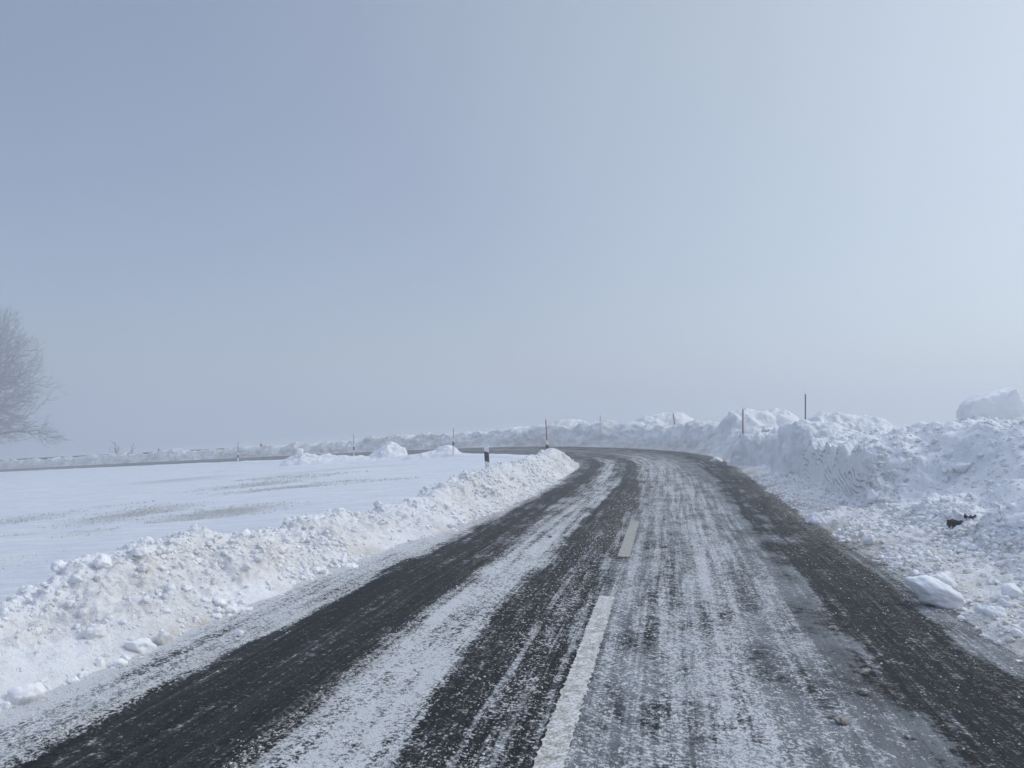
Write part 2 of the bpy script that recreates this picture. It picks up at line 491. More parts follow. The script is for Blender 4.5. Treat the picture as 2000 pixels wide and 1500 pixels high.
# ------------------------------------------------------------------ ground: one sheet to the horizon
def graded(a0, a1, step, lo, hi, g=1.06):
    mid = list(np.arange(a0, a1, step))
    up, st = [], step; v = mid[-1]
    while v < hi: st *= g; v += st; up.append(v)
    dn, st = [], step; v = mid[0]
    while v > lo: st *= g; v -= st; dn.append(v)
    return np.array(dn[::-1] + mid + up)
gx = graded(-34, 4, 0.11, -900, 900)
gy = graded(5, 48, 0.11, -120, 1300)
GX, GY = np.meshgrid(gx, gy)
GZ, GS, GT = ground_z(GX, GY)
P3 = np.stack([GX.ravel(), GY.ravel(), np.zeros(GX.size)], 1)
ca, sa = math.cos(R(-12)), math.sin(R(-12))
Pw = np.stack([(P3[:, 0] * ca - P3[:, 1] * sa) * 0.30, P3[:, 0] * sa + P3[:, 1] * ca, P3[:, 2]], 1)
drift = fbm(Pw, 2.4, 5, seed=5)
off = sstep(3.6, 6.0, np.abs(GT)).ravel()
GZ = GZ + (off * (drift * 0.12 + fbm(P3, 18, 3, seed=8) * 0.25)).reshape(GZ.shape)
st1 = fbm(Pw, 2.6, 4, seed=31) + 0.55 * fbm(P3, 9.0, 2, seed=12)
near_patch = np.zeros(len(P3))
for px, py, rx, ry in ((50, 1012, 1.5, .55), (250, 1010, 1.3, .55), (330, 990, 1.5, .5), (150, 1048, .8, .35), (15, 1052, .8, .3), (250, 987, 1.1, .3), (430, 1005, 1.6, .5),
                       (560, 958, 2.6, .5), (480, 950, 2.2, .35), (700, 938, 2.6, .35), (380, 962, 1.6, .3), (400, 925, 4, .6), (40, 1100, 1.3, .5), (650, 920, 4, .8), (760, 940, 2, .5)):
    d = ray(px, py); zg = -0.5
    for _ in range(4):
        k_ = (zg - CAMH) / d.z; X0, Y0 = d.x * k_, d.y * k_; zg = gz(X0, Y0)
    near_patch = np.maximum(near_patch, np.exp(-(((P3[:, 0] - X0) / rx) ** 2 + ((P3[:, 1] - Y0 - 0.2 * (P3[:, 0] - X0)) / (1.7 * ry * Y0 / 10)) ** 2)))
stub = np.clip(0.08 * sstep(0.15, 0.45, st1) + near_patch * sstep(-0.45, 0.35, st1) * 0.80, 0, 1)
stub *= sstep(4.8, 6.2, -GT).ravel() * (1 - sstep(45, 62, P3[:, 1]))
GV = np.stack([GX.ravel(), GY.ravel(), GZ.ravel()], 1)
ground = np_mesh('ground', GV, grid_faces(len(gy), len(gx)), M_FIELD, attrs={'stubble': stub})
tag(ground, kind='structure')

# dry grass blades poking out of the thin snow
rng = np.random.default_rng(3)
cand = np.where((stub > 0.22) & (P3[:, 1] < 34) & (P3[:, 0] > -30))[0]
pick = cand[rng.random(len(cand)) < np.clip(stub[cand] * 0.55, 0, 1)]
pick = np.repeat(pick, 3)
nb = len(pick); print('blades', nb)
base = GV[pick] + np.stack([rng.uniform(-.07, .07, nb), rng.uniform(-.07, .07, nb), np.full(nb, -0.01)], 1)
ang = rng.uniform(0, 2 * np.pi, nb); hgt = rng.uniform(0.015, 0.055, nb) * (0.7 + 0.02 * base[:, 1]); wd = rng.uniform(0.003, 0.006, nb) * (0.6 + base[:, 1] / 14)
lean = rng.uniform(0.3, 1.2, nb); la = ang + rng.uniform(-1, 1, nb)
side = np.stack([np.cos(ang) * wd, np.sin(ang) * wd, np.zeros(nb)], 1)
tip = base + np.stack([np.cos(la + 1.57) * hgt * lean, np.sin(la + 1.57) * hgt * lean, hgt], 1)
BV = np.stack([base - side, base + side, tip], 1).reshape(-1, 3)
grass = np_mesh('dry_grass', BV, np.arange(nb * 3).reshape(-1, 3), M_GRASS, tri=True, smooth=False)
tag(grass, 'dry grass stubble showing through thin wind-blown snow on the field', kind='stuff')

# ------------------------------------------------------------------ carriageway
def s_samples(s0, s1, rel, smin):
    out, s = [], s0
    while s < s1:
        out.append(s)
        x, y = np.interp(s, SS, CX), np.interp(s, SS, CY)
        s += max(smin, rel * math.hypot(x, y))
    return np.array(out + [s1])
S_END = SS[-1] - 1
rs = s_samples(SS[0] + 0.5, S_END, 0.006, 0.03)
rt = np.arange(-3.55, 3.5501, 0.05)
RS, RT = np.meshgrid(rs, rt, indexing='ij')
RP = road_pt(RS.ravel(), RT.ravel())
Ycam = RP[:, 1]
s_near, s_mid = s_of_Y(5.2), s_of_Y(14)
Sf, Tf = RS.ravel(), RT.ravel()
U3 = np.stack([Tf * 0, Sf, Tf * 0], 1)
wob = 0.09 * fbm(U3, 4.0, 3, seed=3) + 0.14 * fbm(np.stack([Tf * 2, Sf, Tf * 0], 1), 0.9, 4, seed=4)
shift = -0.25 * sstep(s_mid - 5, s_mid + 12, Sf)
tt = Tf + wob - shift * 0
def prof(keys, t):
    k_ = np.array(keys); return np.interp(t, k_[:, 0], k_[:, 1])
near_snow = [(-3.6, .95), (-3.1, .86), (-2.95, .62), (-2.72, .60), (-2.66, .72), (-2.60, .62), (-2.55, .08), (-2.0, .02), (-1.62, .10), (-1.52, .45), (-1.44, .72), (-1.2, .74), (-1.0, .70), (-.90, .50), (-.80, .22),
             (-.62, .16), (-.52, .36), (-.36, .40), (-.2, .34), (-.06, .30), (.06, .42), (.2, .50), (.27, .40), (.36, .46), (.5, .53), (.63, .50), (.70, .40), (.78, .53), (.95, .64), (1.12, .60), (1.25, .44), (1.4, .46), (1.47, .50), (1.55, .36),
             (1.75, .28), (1.95, .12), (2.2, .05), (2.75, .10), (2.85, .35), (3.0, .42), (3.2, .85), (3.6, .95)]
far_snow = [(-3.6, .95), (-2.75, .85), (-2.5, .45), (-2.42, .15), (-1.95, .06), (-1.75, .30), (-1.6, .46), (-1.1, .60), (-.95, .42), (-.85, .12), (-.35, .08), (-.22, .34), (0, .40), (.5, .46), (1.0, .50), (1.5, .40),
            (1.75, .27), (1.95, .12), (2.8, .04), (2.95, .30), (3.15, .8), (3.6, .95)]
bend_snow = [(-3.6, .95), (-3.1, .85), (-2.9, .55), (-2.7, .10), (-2.0, .06), (-1.75, .52), (-1.4, .56), (-1.2, .12), (-.65, .10), (-.45, .50), (.2, .52), (.8, .46), (1.3, .26), (2.0, .12), (2.9, .10), (3.1, .45), (3.3, .9), (3.6, .95)]
leg_snow = [(-3.6, .95), (-3.2, .55), (-2.9, .12), (-1.6, .10), (-1.45, .18), (-.3, .10), (0, .30), (.25, .12), (1.4, .12), (1.6, .16), (2.9, .1), (3.1, .4), (3.3, .9), (3.6, .95)]
near_ice = [(-3.6, .9), (-2.7, .85), (-2.55, .1), (-1.55, .1), (-1.45, .6), (-.9, .5), (-.8, .1), (-.1, .25), (.05, .92), (.25, .82), (.4, .75), (1.1, .9), (1.2, .9), (1.8, .85), (1.95, .35), (2.1, .12), (2.7, .15), (2.85, .85), (3.6, .9)]
far_ice = [(-3.6, .9), (-2.5, .6), (-2.3, .2), (-1.9, .3), (-1.6, .6), (-1.0, .6), (-.9, .25), (-.3, .3), (0, .85), (1.0, .95), (1.7, .9), (2.0, .35), (2.8, .35), (3.6, .9)]
leg_ice = [(-3.6, .9), (-3, .5), (-1, .45), (0, .7), (1, .55), (3, .5), (3.6, .9)]
near_grit = [(-3.6, .1), (-2.75, .15), (-2.66, .5), (-2.55, .10), (-1.7, .15), (-1.52, .55), (-1.4, .1), (-.8, .25), (-.5, .30), (-.1, .25), (.2, .2), (.7, .3), (1.2, .2), (1.6, .34), (1.9, .30), (2.1, .20), (2.45, .27), (2.75, .36), (2.9, .28), (3.05, .75), (3.3, .5), (3.6, .4)]
far_grit = [(-3.6, .3), (-2.6, .5), (-2.4, .2), (-1.9, .28), (-1.7, .45), (-1.3, .2), (-.8, .25), (-.3, .42), (.4, .35), (1.3, .3), (2, .16), (2.6, .32), (2.85, .65), (3.0, .85), (3.3, .6), (3.6, .4)]
def blend(a, b, c, d):
    w1 = sstep(s_of_Y(6.5), s_of_Y(13), Sf); w2 = sstep(s_of_Y(18), s_of_Y(27), Sf); w3 = sstep(s_of_Y(30), s_of_Y(30) + 14, Sf)
    v = prof(a, tt) * (1 - w1) + prof(b, tt) * w1
    v = v * (1 - w2) + prof(c, tt) * w2
    return v * (1 - w3) + prof(d, tt) * w3
a_snow = blend(near_snow, far_snow, bend_snow, leg_snow)
a_ice = blend(near_ice, far_ice, far_ice, leg_ice)
a_grit = blend(near_grit, far_grit, far_grit, far_grit)
UVr = np.stack([Tf, Sf], 1)
zrel = 0.010 * fbm(np.stack([Tf * 3, Sf, Tf * 0], 1), 0.8, 3, seed=21) * np.clip(a_snow, 0, 1)
RP[:, 2] += zrel
road = np_mesh('road', RP, grid_faces(len(rs), len(rt))[:, ::-1], M_ROAD, attrs={'snow': a_snow, 'ice': a_ice, 'grit': a_grit}, uv=UVr)
tag(road, kind='structure')

# centre dashes: two clear ones near the camera, more on the far leg
def dash(s0, s1, w=0.155, t0=0.0, mat=M_PAINT):
    ss = np.arange(s0, s1 + 0.001, 0.025); ts = np.linspace(-w / 2, w / 2, 5) + t0
    S_, T_ = np.meshgrid(ss, ts, indexing='ij')
    edge = np.where(np.isclose(np.abs(T_ - t0), w / 2), 1, 0)
    jit = (rng.random(S_.shape) - 0.5) * 0.022 * edge
    p = road_pt(S_.ravel(), (T_ + jit).ravel(), 0.007)
    o = np_mesh('road_marking', p, grid_faces(len(ss), len(ts))[:, ::-1], mat)
    tag(o, kind='structure')
s1 = s_of_Y(7.25)
dash(s1 - 4.0, s1)
dash(s_of_Y(9.4), s_of_Y(13.0), mat=M_PAINT_COVERED)
for s0 in np.arange(s_of_Y(30) + 12, s_of_Y(30) + 50, 6.0):
    dash(s0, s0 + 4.0, 0.13)

# ------------------------------------------------------------------ ploughed banks built along the road
def displace(P, shape, detail=1.0, smooth_mask=None, amp=1.0, seed=0, small=True):
    """push a grid of points out along its normals into rubble; returns new points"""
    n, m = shape
    G = P.reshape(n, m, 3)
    du, dv = np.gradient(G, axis=0), np.gradient(G, axis=1)
    N = np.cross(du, dv).reshape(-1, 3)
    N /= (np.linalg.norm(N, axis=1, keepdims=True) + 1e-9)
    N *= np.where(N[:, 2:3] < 0, -1, 1)
    G3 = N.reshape(n, m, 3)
    for _ in range(12):                            # even the directions out so that steep faces do not fold
        G3[1:-1] = (G3[:-2] + 2 * G3[1:-1] + G3[2:]) / 4
        G3[:, 1:-1] = (G3[:, :-2] + 2 * G3[:, 1:-1] + G3[:, 2:]) / 4
    N = G3.reshape(-1, 3); N /= (np.linalg.norm(N, axis=1, keepdims=True) + 1e-9)
    W = P + 0.06 * np.stack([fbm(P, .25, 2, seed + 91), fbm(P, .25, 2, seed + 92), fbm(P, .25, 2, seed + 93)], 1)
    rough = sstep(-0.25, 0.25, fbm(P, 0.9, 3, seed + 50)) * 0.75 + 0.25
    if smooth_mask is not None: rough = rough * (1 - smooth_mask)
    h = fbm(P, 0.7, 4, seed + 1) * 0.16
    h = h + lumps(W, 0.42, seed + 2, .05, .55, 4.0) * 0.42 * 0.35 * rough + fbm(W, 0.22, 4, seed + 30, 0.62) * 0.085 * (0.4 + rough)
    h = h + lumps(W, 0.16, seed + 6, .05, .62, 3.2) * 0.16 * 0.45 * rough
    if small:
        h = h + lumps(W, 0.070, seed + 10, .1, .62, 2.2) * 0.070 * 0.50 * np.maximum(rough, 0.08)
        h = h + fbm(P, 0.055, 2, seed + 14) * 0.022 * (0.35 + rough)
    a = amp if np.isscalar(amp) else amp[:, None]
    return P + N * h[:, None] * a, rough

def strip(name, s0, s1, t0, t1, dt, rel, smin, hfun, dirtfun, seed, amp=1.0, small=True, mask=None, dense=None, relief=0.0):
    ss = s_samples(s0, s1, rel, smin); ts = np.arange(t0, t1, dt)
    if dense: ts = np.unique(np.concatenate([ts, np.arange(dense[0], dense[1], dense[2])]))
    S_, T_ = np.meshgrid(ss, ts, indexing='ij')
    S_, T_ = S_.ravel(), T_.ravel()
    flat = road_pt(S_, T_)
    gzv, _, _ = ground_z(flat[:, 0], flat[:, 1])
    H = hfun(S_, T_, flat)
    if relief: H = H + (1 - .9 * np.exp(-(((T_ - 7.5) / 1.4) ** 4 + ((flat[:, 1] - 14.6) / 2.4) ** 4))) * np.clip(H, 0, .8) * relief * (np.abs(fbm(np.stack([flat[:, 0], flat[:, 1], flat[:, 0] * 0], 1), 1.5, 4, seed + 70, .6)) * 1.3 - .55)
    near = sstep(3.3, 4.2, np.abs(T_))
    P = flat.copy()
    P[:, 2] = flat[:, 2] * (1 - near) + gzv * near + H
    A = amp * np.clip((H + 0.03) / 0.25, 0.12, 1)
    sm = mask(S_, T_, flat) if mask is not None else None
    if sm is not None: A = A * (1 - 0.45 * sstep(.80, .92, sm))
    P2, rough = displace(P, (len(ss), len(ts)), smooth_mask=sm, amp=A, seed=seed, small=small)
    d = dirtfun(S_, T_, H, P2)
    o = np_mesh(name, P2, grid_faces(len(ss), len(ts)), M_SNOW_PLOUGH, attrs={'dirt': d})
    return o, P2, (len(ss), len(ts)), T_

def foot_left(s): return -np.interp(s, [s_of_Y(3), s_of_Y(8), s_of_Y(12), s_of_Y(20), s_of_Y(30), s_of_Y(30) + 8], [3.12, 3.15, 2.68, 2.62, 2.85, 3.2])
def n1(s, sc, seed): return fbm(np.stack([np.asarray(s, float), np.zeros(len(s)), np.zeros(len(s))], 1), sc, 3, seed)
S30 = s_of_Y(30)
def h_left(S_, T_, P):
    q = foot_left(S_) - T_ + 0.16 * n1(S_, 1.1, 71)        # distance outwards from the foot
    Hc = np.interp(S_, [SS[0], s_of_Y(4), s_of_Y(9), s_of_Y(15), s_of_Y(24), S30 - 1, S30 + 2.5, S30 + 6, S30 + 12, S30 + 200],
                   [.5, .50, .44, .56, .60, .62, .42, .14, .12, .12]) * (1 + 0.35 * n1(S_, 2.4, 72) + 0.25 * n1(S_, 0.7, 73))
    wdt = np.interp(S_, [s_of_Y(8), s_of_Y(14), S30], [1.05, 0.9, 1.0])
    up = sstep(0.0, 1.0, q / wdt) * 0.82 + np.clip(q / wdt, 0, 1) * 0.18
    down = 1 - sstep(wdt + .15, wdt + 1.35, q)
    return Hc * up * down - 0.05 * (1 - sstep(-0.1, 0.12, q)) - 0.35 * (1 - down)
def d_left(S_, T_, H, P):
    q = foot_left(S_) - T_
    d = 0.34 * (1 - sstep(0.5, 1.5, q)) + 0.07
    d = d + 0.30 * (1 - sstep(-.1, .35, q))
    d = d * (1 - 0.25 * sstep(s_of_Y(40), s_of_Y(40) + 10, S_))
    return d * (0.75 + 0.8 * fbm(P, 0.5, 3, 77)) * (1 - sstep(1.0, 1.5, q) * 0.8)
bl, PL, shL, TL = strip('snow_bank', s_of_Y(1.5), S30 + 6, -5.8, -2.3, 0.0165, 0.0021, 0.012, h_left, d_left, 100)
tag(bl, 'long knee-high ploughed snow bank between the near lane and the open field', 'snow bank')
bl2, _, _, _ = strip('snow_bank', S30 + 6, S_END - 3, -5.6, -3.0, 0.07, 0.0024, 0.06, h_left, d_left, 160, amp=0.35, small=False)
tag(bl2, 'low snow ridge along the field side of the road beyond the bend', 'snow bank')

# right side, near leg: broad ploughed pile with a cut face further on
def yk(S_): return np.interp(S_, SS, CY)
def h_right(S_, T_, P):
    Yc = yk(S_)
    foot = np.interp(Yc, [3, 7, 12, 20, 32], [3.1, 3.0, 3.0, 3.0, 3.1]) + 0.14 * n1(S_, 1.3, 81)
    q = T_ - foot
    apron = 0.34 * sstep(-.05, 1.7, q) + 0.06 * sstep(0, .25, q)
    rise = 1.18 * sstep(3.8, 7.6, T_ + 0.35 * n1(S_, 2.2, 82)) + 0.18 * np.exp(-((T_ - 4.7) / .35) ** 2) * (1 + n1(S_, 1.6, 83) * 2)
    # sheltered hollow
    rise = rise - 0.25 * np.exp(-(((T_ - 5.6) / .8) ** 2 + ((Yc - 11.5) / 1.8) ** 2))
    rise = rise + 0.22 * np.exp(-(((T_ - 5.0) / .35) ** 2 + ((Yc - 9.6) / 1.4) ** 2))
    seat = np.exp(-(((T_ - 7.5) / 1.5) ** 4 + ((Yc - 16.0) / 2.4) ** 4))      # flat seat under the big slab
    cut = 0.95 * sstep(4.10, 4.36, T_ + 0.16 * n1(S_, 1.6, 84)) + 0.62 * sstep(4.6, 7.0, T_)
    wcut = sstep(14.2, 15.4, Yc) * (1 - sstep(22.5, 23.2, Yc))
    cut2 = 1.15 * sstep(4.15, 4.70, T_ + 0.3 * n1(S_, 1.5, 86)) + 0.25 * sstep(5, 7, T_)
    wc2 = sstep(24.6, 26.4, Yc)
    gap = 0.85 * sstep(4.4, 6.4, T_)
    wg = sstep(22.5, 23.2, Yc) * (1 - wc2)
    wn_ = 1 - sstep(14.2, 15.4, Yc)
    Hh = rise * wn_ + cut * wcut + gap * wg + cut2 * wc2
    Hh = Hh * (1 + 0.18 * n1(S_, 3.0, 87)) 
    far = (1 - 0.30 * sstep(16.5, 19.5, Yc) * sstep(5.6, 7.0, T_)) * (1 - .15 * sstep(19, 23, Yc) * sstep(6.3, 7.8, T_))
    back = 1 - sstep(9.2, 12.2, T_)
    tot = (apron + Hh) * far; tot = tot * (1 - seat) + 1.71 * seat
    return tot * back - 0.05 * (1 - sstep(-.12, .1, q)) - 0.12 * (1 - back)
def d_right(S_, T_, H, P):
    Yc = yk(S_)
    d = 0.70 * (1 - sstep(3.0, 3.6, T_)) + 0.44 * (1 - sstep(3.6, 4.7, T_)) + 0.01
    d = d + 0.20 * sstep(0.1, 0.4, fbm(P, 1.6, 3, 88)) * sstep(5.5, 7, T_)
    return d * (0.75 + 0.8 * fbm(P, 0.5, 3, 78))
def m_right(S_, T_, P):
    Yc = yk(S_)
    hollow = np.exp(-(((T_ - 5.9) / .9) ** 2 + ((Yc - 12.0) / 2.2) ** 2))
    face = sstep(14.6, 15.6, Yc) * (1 - sstep(22.3, 23, Yc)) * sstep(4.0, 4.1, T_) * (1 - sstep(4.35, 4.5, T_))
    low = 0.45 * sstep(-0.1, 0.25, fbm(P, 1.7, 2, 89)) * sstep(4.2, 5.0, T_)
    return np.clip(np.maximum(hollow * 0.95, np.maximum(face * 0.92, low)), 0, 0.95)
br, PR, shR, TR = strip('snow_bank', s_of_Y(3.2), s_of_Y(31), 2.7, 12.2, 0.024, 0.0021, 0.014, h_right, d_right, 200, mask=m_right, dense=(4.02, 4.62, .006), relief=.55)
tag(br, 'broad shoulder-high heap of ploughed snow with a cut face beside the right lane', 'snow bank')

def skyline(P, cols):
    zc = P[:, 1] * CP + (P[:, 2] - CAMH) * SP
    u = 1000 + F_PX * P[:, 0] / zc; v = 750 - F_PX * (-P[:, 1] * SP + (P[:, 2] - CAMH) * CP) / zc
    return [(c_, int(v[np.abs(u - c_) < 8].min())) for c_ in cols]

# outer bank round the bend and away to the left
def h_outer(S_, T_, P):
    q = T_ - 3.1 - 0.15 * n1(S_, 1.6, 91)
    Hc = np.interp(S_ - S30, [0, 3, 8, 16, 24, 34, 45, 60, 75, 200], [1.3, 1.5, 1.55, 1.5, 1.35, 1.25, 1.1, 1.05, 1.15, 1.2])
    Hc = Hc * (1 + 0.16 * n1(S_, 5.0, 92) + 0.16 * n1(S_, 1.3, 93)) + 0.22 * fbm(P, .9, 4, 96, .65)
    Hc = Hc * sstep(S30 - 0.5, S30 + 2.5, S_)
    return Hc * (0.8 * sstep(0, 1.5, q) + 0.2 * np.clip(q / 2.0, 0, 1)) * (1 - sstep(2.4, 5.0, q)) - 0.06 * (1 - sstep(-.15, .15, q)) - 0.35 * sstep(2.4, 5, q) - 0.2 * (1 - sstep(S30 - .4, S30 + .6, S_))
def d_outer(S_, T_, H, P):
    return (0.40 * (1 - sstep(3.2, 4.0, T_)) + 0.32 + 0.22 * sstep(S30 + 15, S30 + 30, S_)) * (0.8 + 1.0 * fbm(P, 0.9, 3, 95))
bo, PO, shO, TO = strip('snow_bank', S30 - 0.5, S_END - 3, 2.9, 8.4, 0.055, 0.0017, 0.05, h_outer, d_outer, 300, amp=1.1)
tag(bo, 'dirty snow bank along the outer edge of the bend, running off left into the fog', 'snow bank')

# ------------------------------------------------------------------ free-standing mounds
def mound(bumps, label, seed, step, amp=1.0, dirt=0.10, pad=0.5, small=True, tw0=3.2, tw1=5.2, pk=2.6):
    """bumps: (px, py_top, Y, rx, ry): top of the bump seen at that pixel at distance Y"""
    B = []
    for px, py, Y, rx, ry in bumps:
        p = at(px, py, Y); B.append((p.x, p.y, p.z, rx, ry))
    x0 = min(b[0] - b[3] * 1.5 for b in B) - pad; x1 = max(b[0] + b[3] * 1.5 for b in B) + pad
    y0 = min(b[1] - b[4] * 1.5 for b in B) - pad; y1 = max(b[1] + b[4] * 1.5 for b in B) + pad
    xs, ys = np.arange(x0, x1, step), np.arange(y0, y1, step)
    X, Y = np.meshgrid(xs, ys); Xf, Yf = X.ravel(), Y.ravel()
    g, S_, T_ = ground_z(Xf, Yf)
    W = np.stack([Xf, Yf, Xf * 0], 1)
    wx = Xf + 0.5 * fbm(W, 1.3, 3, seed + 3); wy = Yf + 0.5 * fbm(W, 1.3, 3, seed + 4)
    H = np.full(len(Xf), -0.6)
    for bx, by, bz, rx, ry in B:
        g0 = gz(bx, by)
        r = np.sqrt(((wx - bx) / rx) ** 2 + ((wy - by) / ry) ** 2)
        prof_ = np.where(r < 1.35, 1 - (r / 1.35) ** pk, -(r - 1.35) * 1.2)
        H = np.maximum(H, (bz - g0 - 0.05) * prof_)
    H = H + np.clip(H + .2, 0, 1) * (0.30 * fbm(W, 1.5, 5, seed + 5, 0.62) + 0.10 * fbm(W, .35, 3, seed + 6, .6))
    tw_ = sstep(tw0, tw1, np.abs(T_) + 0.5 * fbm(W, .8, 3, seed + 8)); H = np.maximum(H, -.55) * tw_ - 0.55 * (1 - tw_)
    P = np.stack([Xf, Yf, g + H], 1)
    A = amp * np.clip((H + 0.1) / 0.35, 0.0, 1)
    P2, _ = displace(P, X.shape, amp=A, seed=seed, small=small)
    keep = H.reshape(X.shape) > -0.54
    Fq = grid_faces(*X.shape)
    Fq = Fq[keep.ravel()[Fq].any(1)]
    used = np.unique(Fq); remap = np.full(len(P2), -1); remap[used] = np.arange(len(used))
    d = (dirt * (0.7 + 1.2 * fbm(P2, 0.8, 3, seed + 9)))[used]
    o = np_mesh('snow_mound', P2[used], remap[Fq], M_SNOW_PLOUGH, attrs={'dirt': d})
    tag(o, label, 'snow mound')
    return o
mound([(1632, 806, 25.5, 1.5, 1.6), (1690, 822, 25, 1.5, 1.4), (1595, 818, 25, .9, 1.1), (1735, 838, 25, 1.2, 1.2)],
      'rounded white snow mound behind the cut snow face, beside the tallest marker pole', 410, 0.035, 0.8)
mound([(1430, 798, 36, 1.8, 1.8), (1475, 798, 37, 1.7, 1.8), (1520, 802, 37, 1.5, 1.8), (1380, 812, 36.5, 1.6, 1.5), (1552, 822, 37, 1.2, 1.4), (1355, 826, 37, 1.2, 1.3)],
      'tall broad snow heap at the outside of the bend behind the red marker pole', 420, 0.05)
mound([(1312, 808, 48, 2.0, 1.8), (1265, 815, 48, 2.2, 1.8), (1228, 832, 48, 1.5, 1.6), (1350, 828, 47.5, 1.4, 1.6)],
      'snow heap with dark twigs in its side, left of the broad heap at the bend', 430, 0.06)
mound([(1115, 820, 56, 2.6, 1.8), (1182, 824, 55, 2.0, 1.8), (1065, 834, 56, 2.0, 1.6), (1145, 828, 56, 2.2, 1.8), (1200, 838, 55, 1.2, 1.4)],
      'greyish snow heap straight behind the bend where the road swings left', 440, 0.07)
mound([(1455, 843, 28.6, .55, .9), (1482, 840, 28.4, .8, 1.0), (1512, 845, 27.6, .8, 1.0), (1535, 852, 26.8, .7, .9)],
      'steep-fronted snow block at the road edge hiding the foot of the red marker pole', 490, 0.03, 0.9, 0.12, tw0=2.7, tw1=3.3, pk=4.0)
mound([(1572, 827, 22.6, .8, .9), (1545, 838, 22.8, .8, .9), (1606, 826, 22.2, 1.0, .9), (1640, 835, 21.5, 1.0, .9)],
      'snow heap burying the foot of the tallest marker pole, just behind the cut snow face', 495, 0.03, 0.9, 0.08, tw0=3.2, tw1=4.4)
mound([(1010, 834, 58, 2.3, 1.6), (970, 838, 58, 2.0, 1.5), (935, 846, 58.5, 1.8, 1.5)],
      'low snow heap carrying a dark clod on its top', 450, 0.08)
mound([(764, 862, 50, 1.35, 1.1), (785, 880, 50, 1.2, 1.0), (738, 886, 50, 1.0, 1.0)],
      'small pointed snow mound on the field edge before the far road', 460, 0.045, 1.0, 0.05, tw0=3.3, tw1=4.0, pk=1.5)
mound([(872, 869, 46, 1.0, .9), (850, 876, 46, 1.0, .9), (895, 877, 46, .8, .8), (830, 882, 46, .8, .7)],
      'low lumpy snow mound at the foot of the guide post inside the bend', 470, 0.045, 0.8, 0.05, tw0=3.3, tw1=4.0, pk=1.5)
mound([(588, 885, 52, 1.0, .9), (610, 888, 52, 1.1, .9), (640, 885, 52, 1.1, .9), (665, 888, 52, 1.0, .9), (700, 888, 51, 1.3, .8), (730, 889, 50, 1.3, .8)],
      'flat ragged snow heap on the field edge with a small block on top', 480, 0.05, 0.8, 0.05, tw0=3.3, tw1=4.0, pk=1.5)

# ------------------------------------------------------------------ chunks
def ico(sub):
    bm = bmesh.new(); bmesh.ops.create_icosphere(bm, subdivisions=sub, radius=1.0)
    V = np.array([v.co[:] for v in bm.verts]); Fc = np.array([[v.index for v in f.verts] for f in bm.faces]); bm.free()
    return V, Fc
ICO = {k_: ico(k_) for k_ in (1, 2, 3, 4, 5)}
def chunk_shape(sub, seed, rough=0.25, boxy=0.0):
    V, Fc = ICO[sub]; V = V.copy()
    off_ = np.array([seed * 3.1, seed * 1.7, seed * 5.3])
    d = 1 + rough * fbm(V + off_, 0.9, 3, seed) * 1.6 + rough * 0.35 * fbm(V + off_, 0.3, 2, seed + 5)
    V = V * d[:, None]
    # a few planar breaks
    r_ = np.random.default_rng(seed)
    for _ in range(5):
        nrm = r_.normal(size=3); nrm /= np.linalg.norm(nrm); lim = r_.uniform(0.62, 0.9)
        dd = V @ nrm - lim
        V = V - np.outer(np.maximum(dd, 0) * 0.85, nrm)
    return V, Fc

def scatter(name, pts, sizes, mat, dirtv, protos, label, seed, sink=0.75, flat=(0.6, 0.9)):
    r_ = np.random.default_rng(seed)
    Vs, Fs, Ds, o_ = [], [], [], 0
    idx = r_.integers(0, len(protos), len(pts))
    for k_, (V, Fc) in enumerate(protos):
        ii = np.where(idx == k_)[0]
        if not len(ii): continue
        a = r_.uniform(0, 2 * np.pi, len(ii)); ca_, sa_ = np.cos(a), np.sin(a)
        sz = sizes[ii]; sc = np.stack([sz * r_.uniform(.8, 1.25, len(ii)), sz * r_.uniform(.75, 1.1, len(ii)), sz * r_.uniform(*flat, len(ii))], 1)
        Q = V[None] * sc[:, None]
        tl = r_.uniform(-.4, .4, len(ii))
        y2 = Q[..., 1] * np.cos(tl)[:, None] - Q[..., 2] * np.sin(tl)[:, None]
        z2 = Q[..., 1] * np.sin(tl)[:, None] + Q[..., 2] * np.cos(tl)[:, None]
        x3 = Q[..., 0] * ca_[:, None] - y2 * sa_[:, None]; y3 = Q[..., 0] * sa_[:, None] + y2 * ca_[:, None]
        W = np.stack([x3, y3, z2], -1) + pts[ii][:, None]
        W[..., 2] += (sz * (0.75 - sink) * 0.6)[:, None]
        Vs.append(W.reshape(-1, 3))
        Fs.append((Fc[None] + (np.arange(len(ii)) * len(V))[:, None, None] + o_).reshape(-1, 3))
        Ds.append(np.repeat(dirtv[ii], len(V))); o_ += len(ii) * len(V)
    o = np_mesh(name, np.concatenate(Vs), np.concatenate(Fs), mat, attrs={'dirt': np.concatenate(Ds)}, tri=True)
    tag(o, label, kind='stuff')
    return o
protos1 = [chunk_shape(1, 500 + i, .45) for i in range(8)]
protos2 = [chunk_shape(3, 520 + i, .55) for i in range(10)]

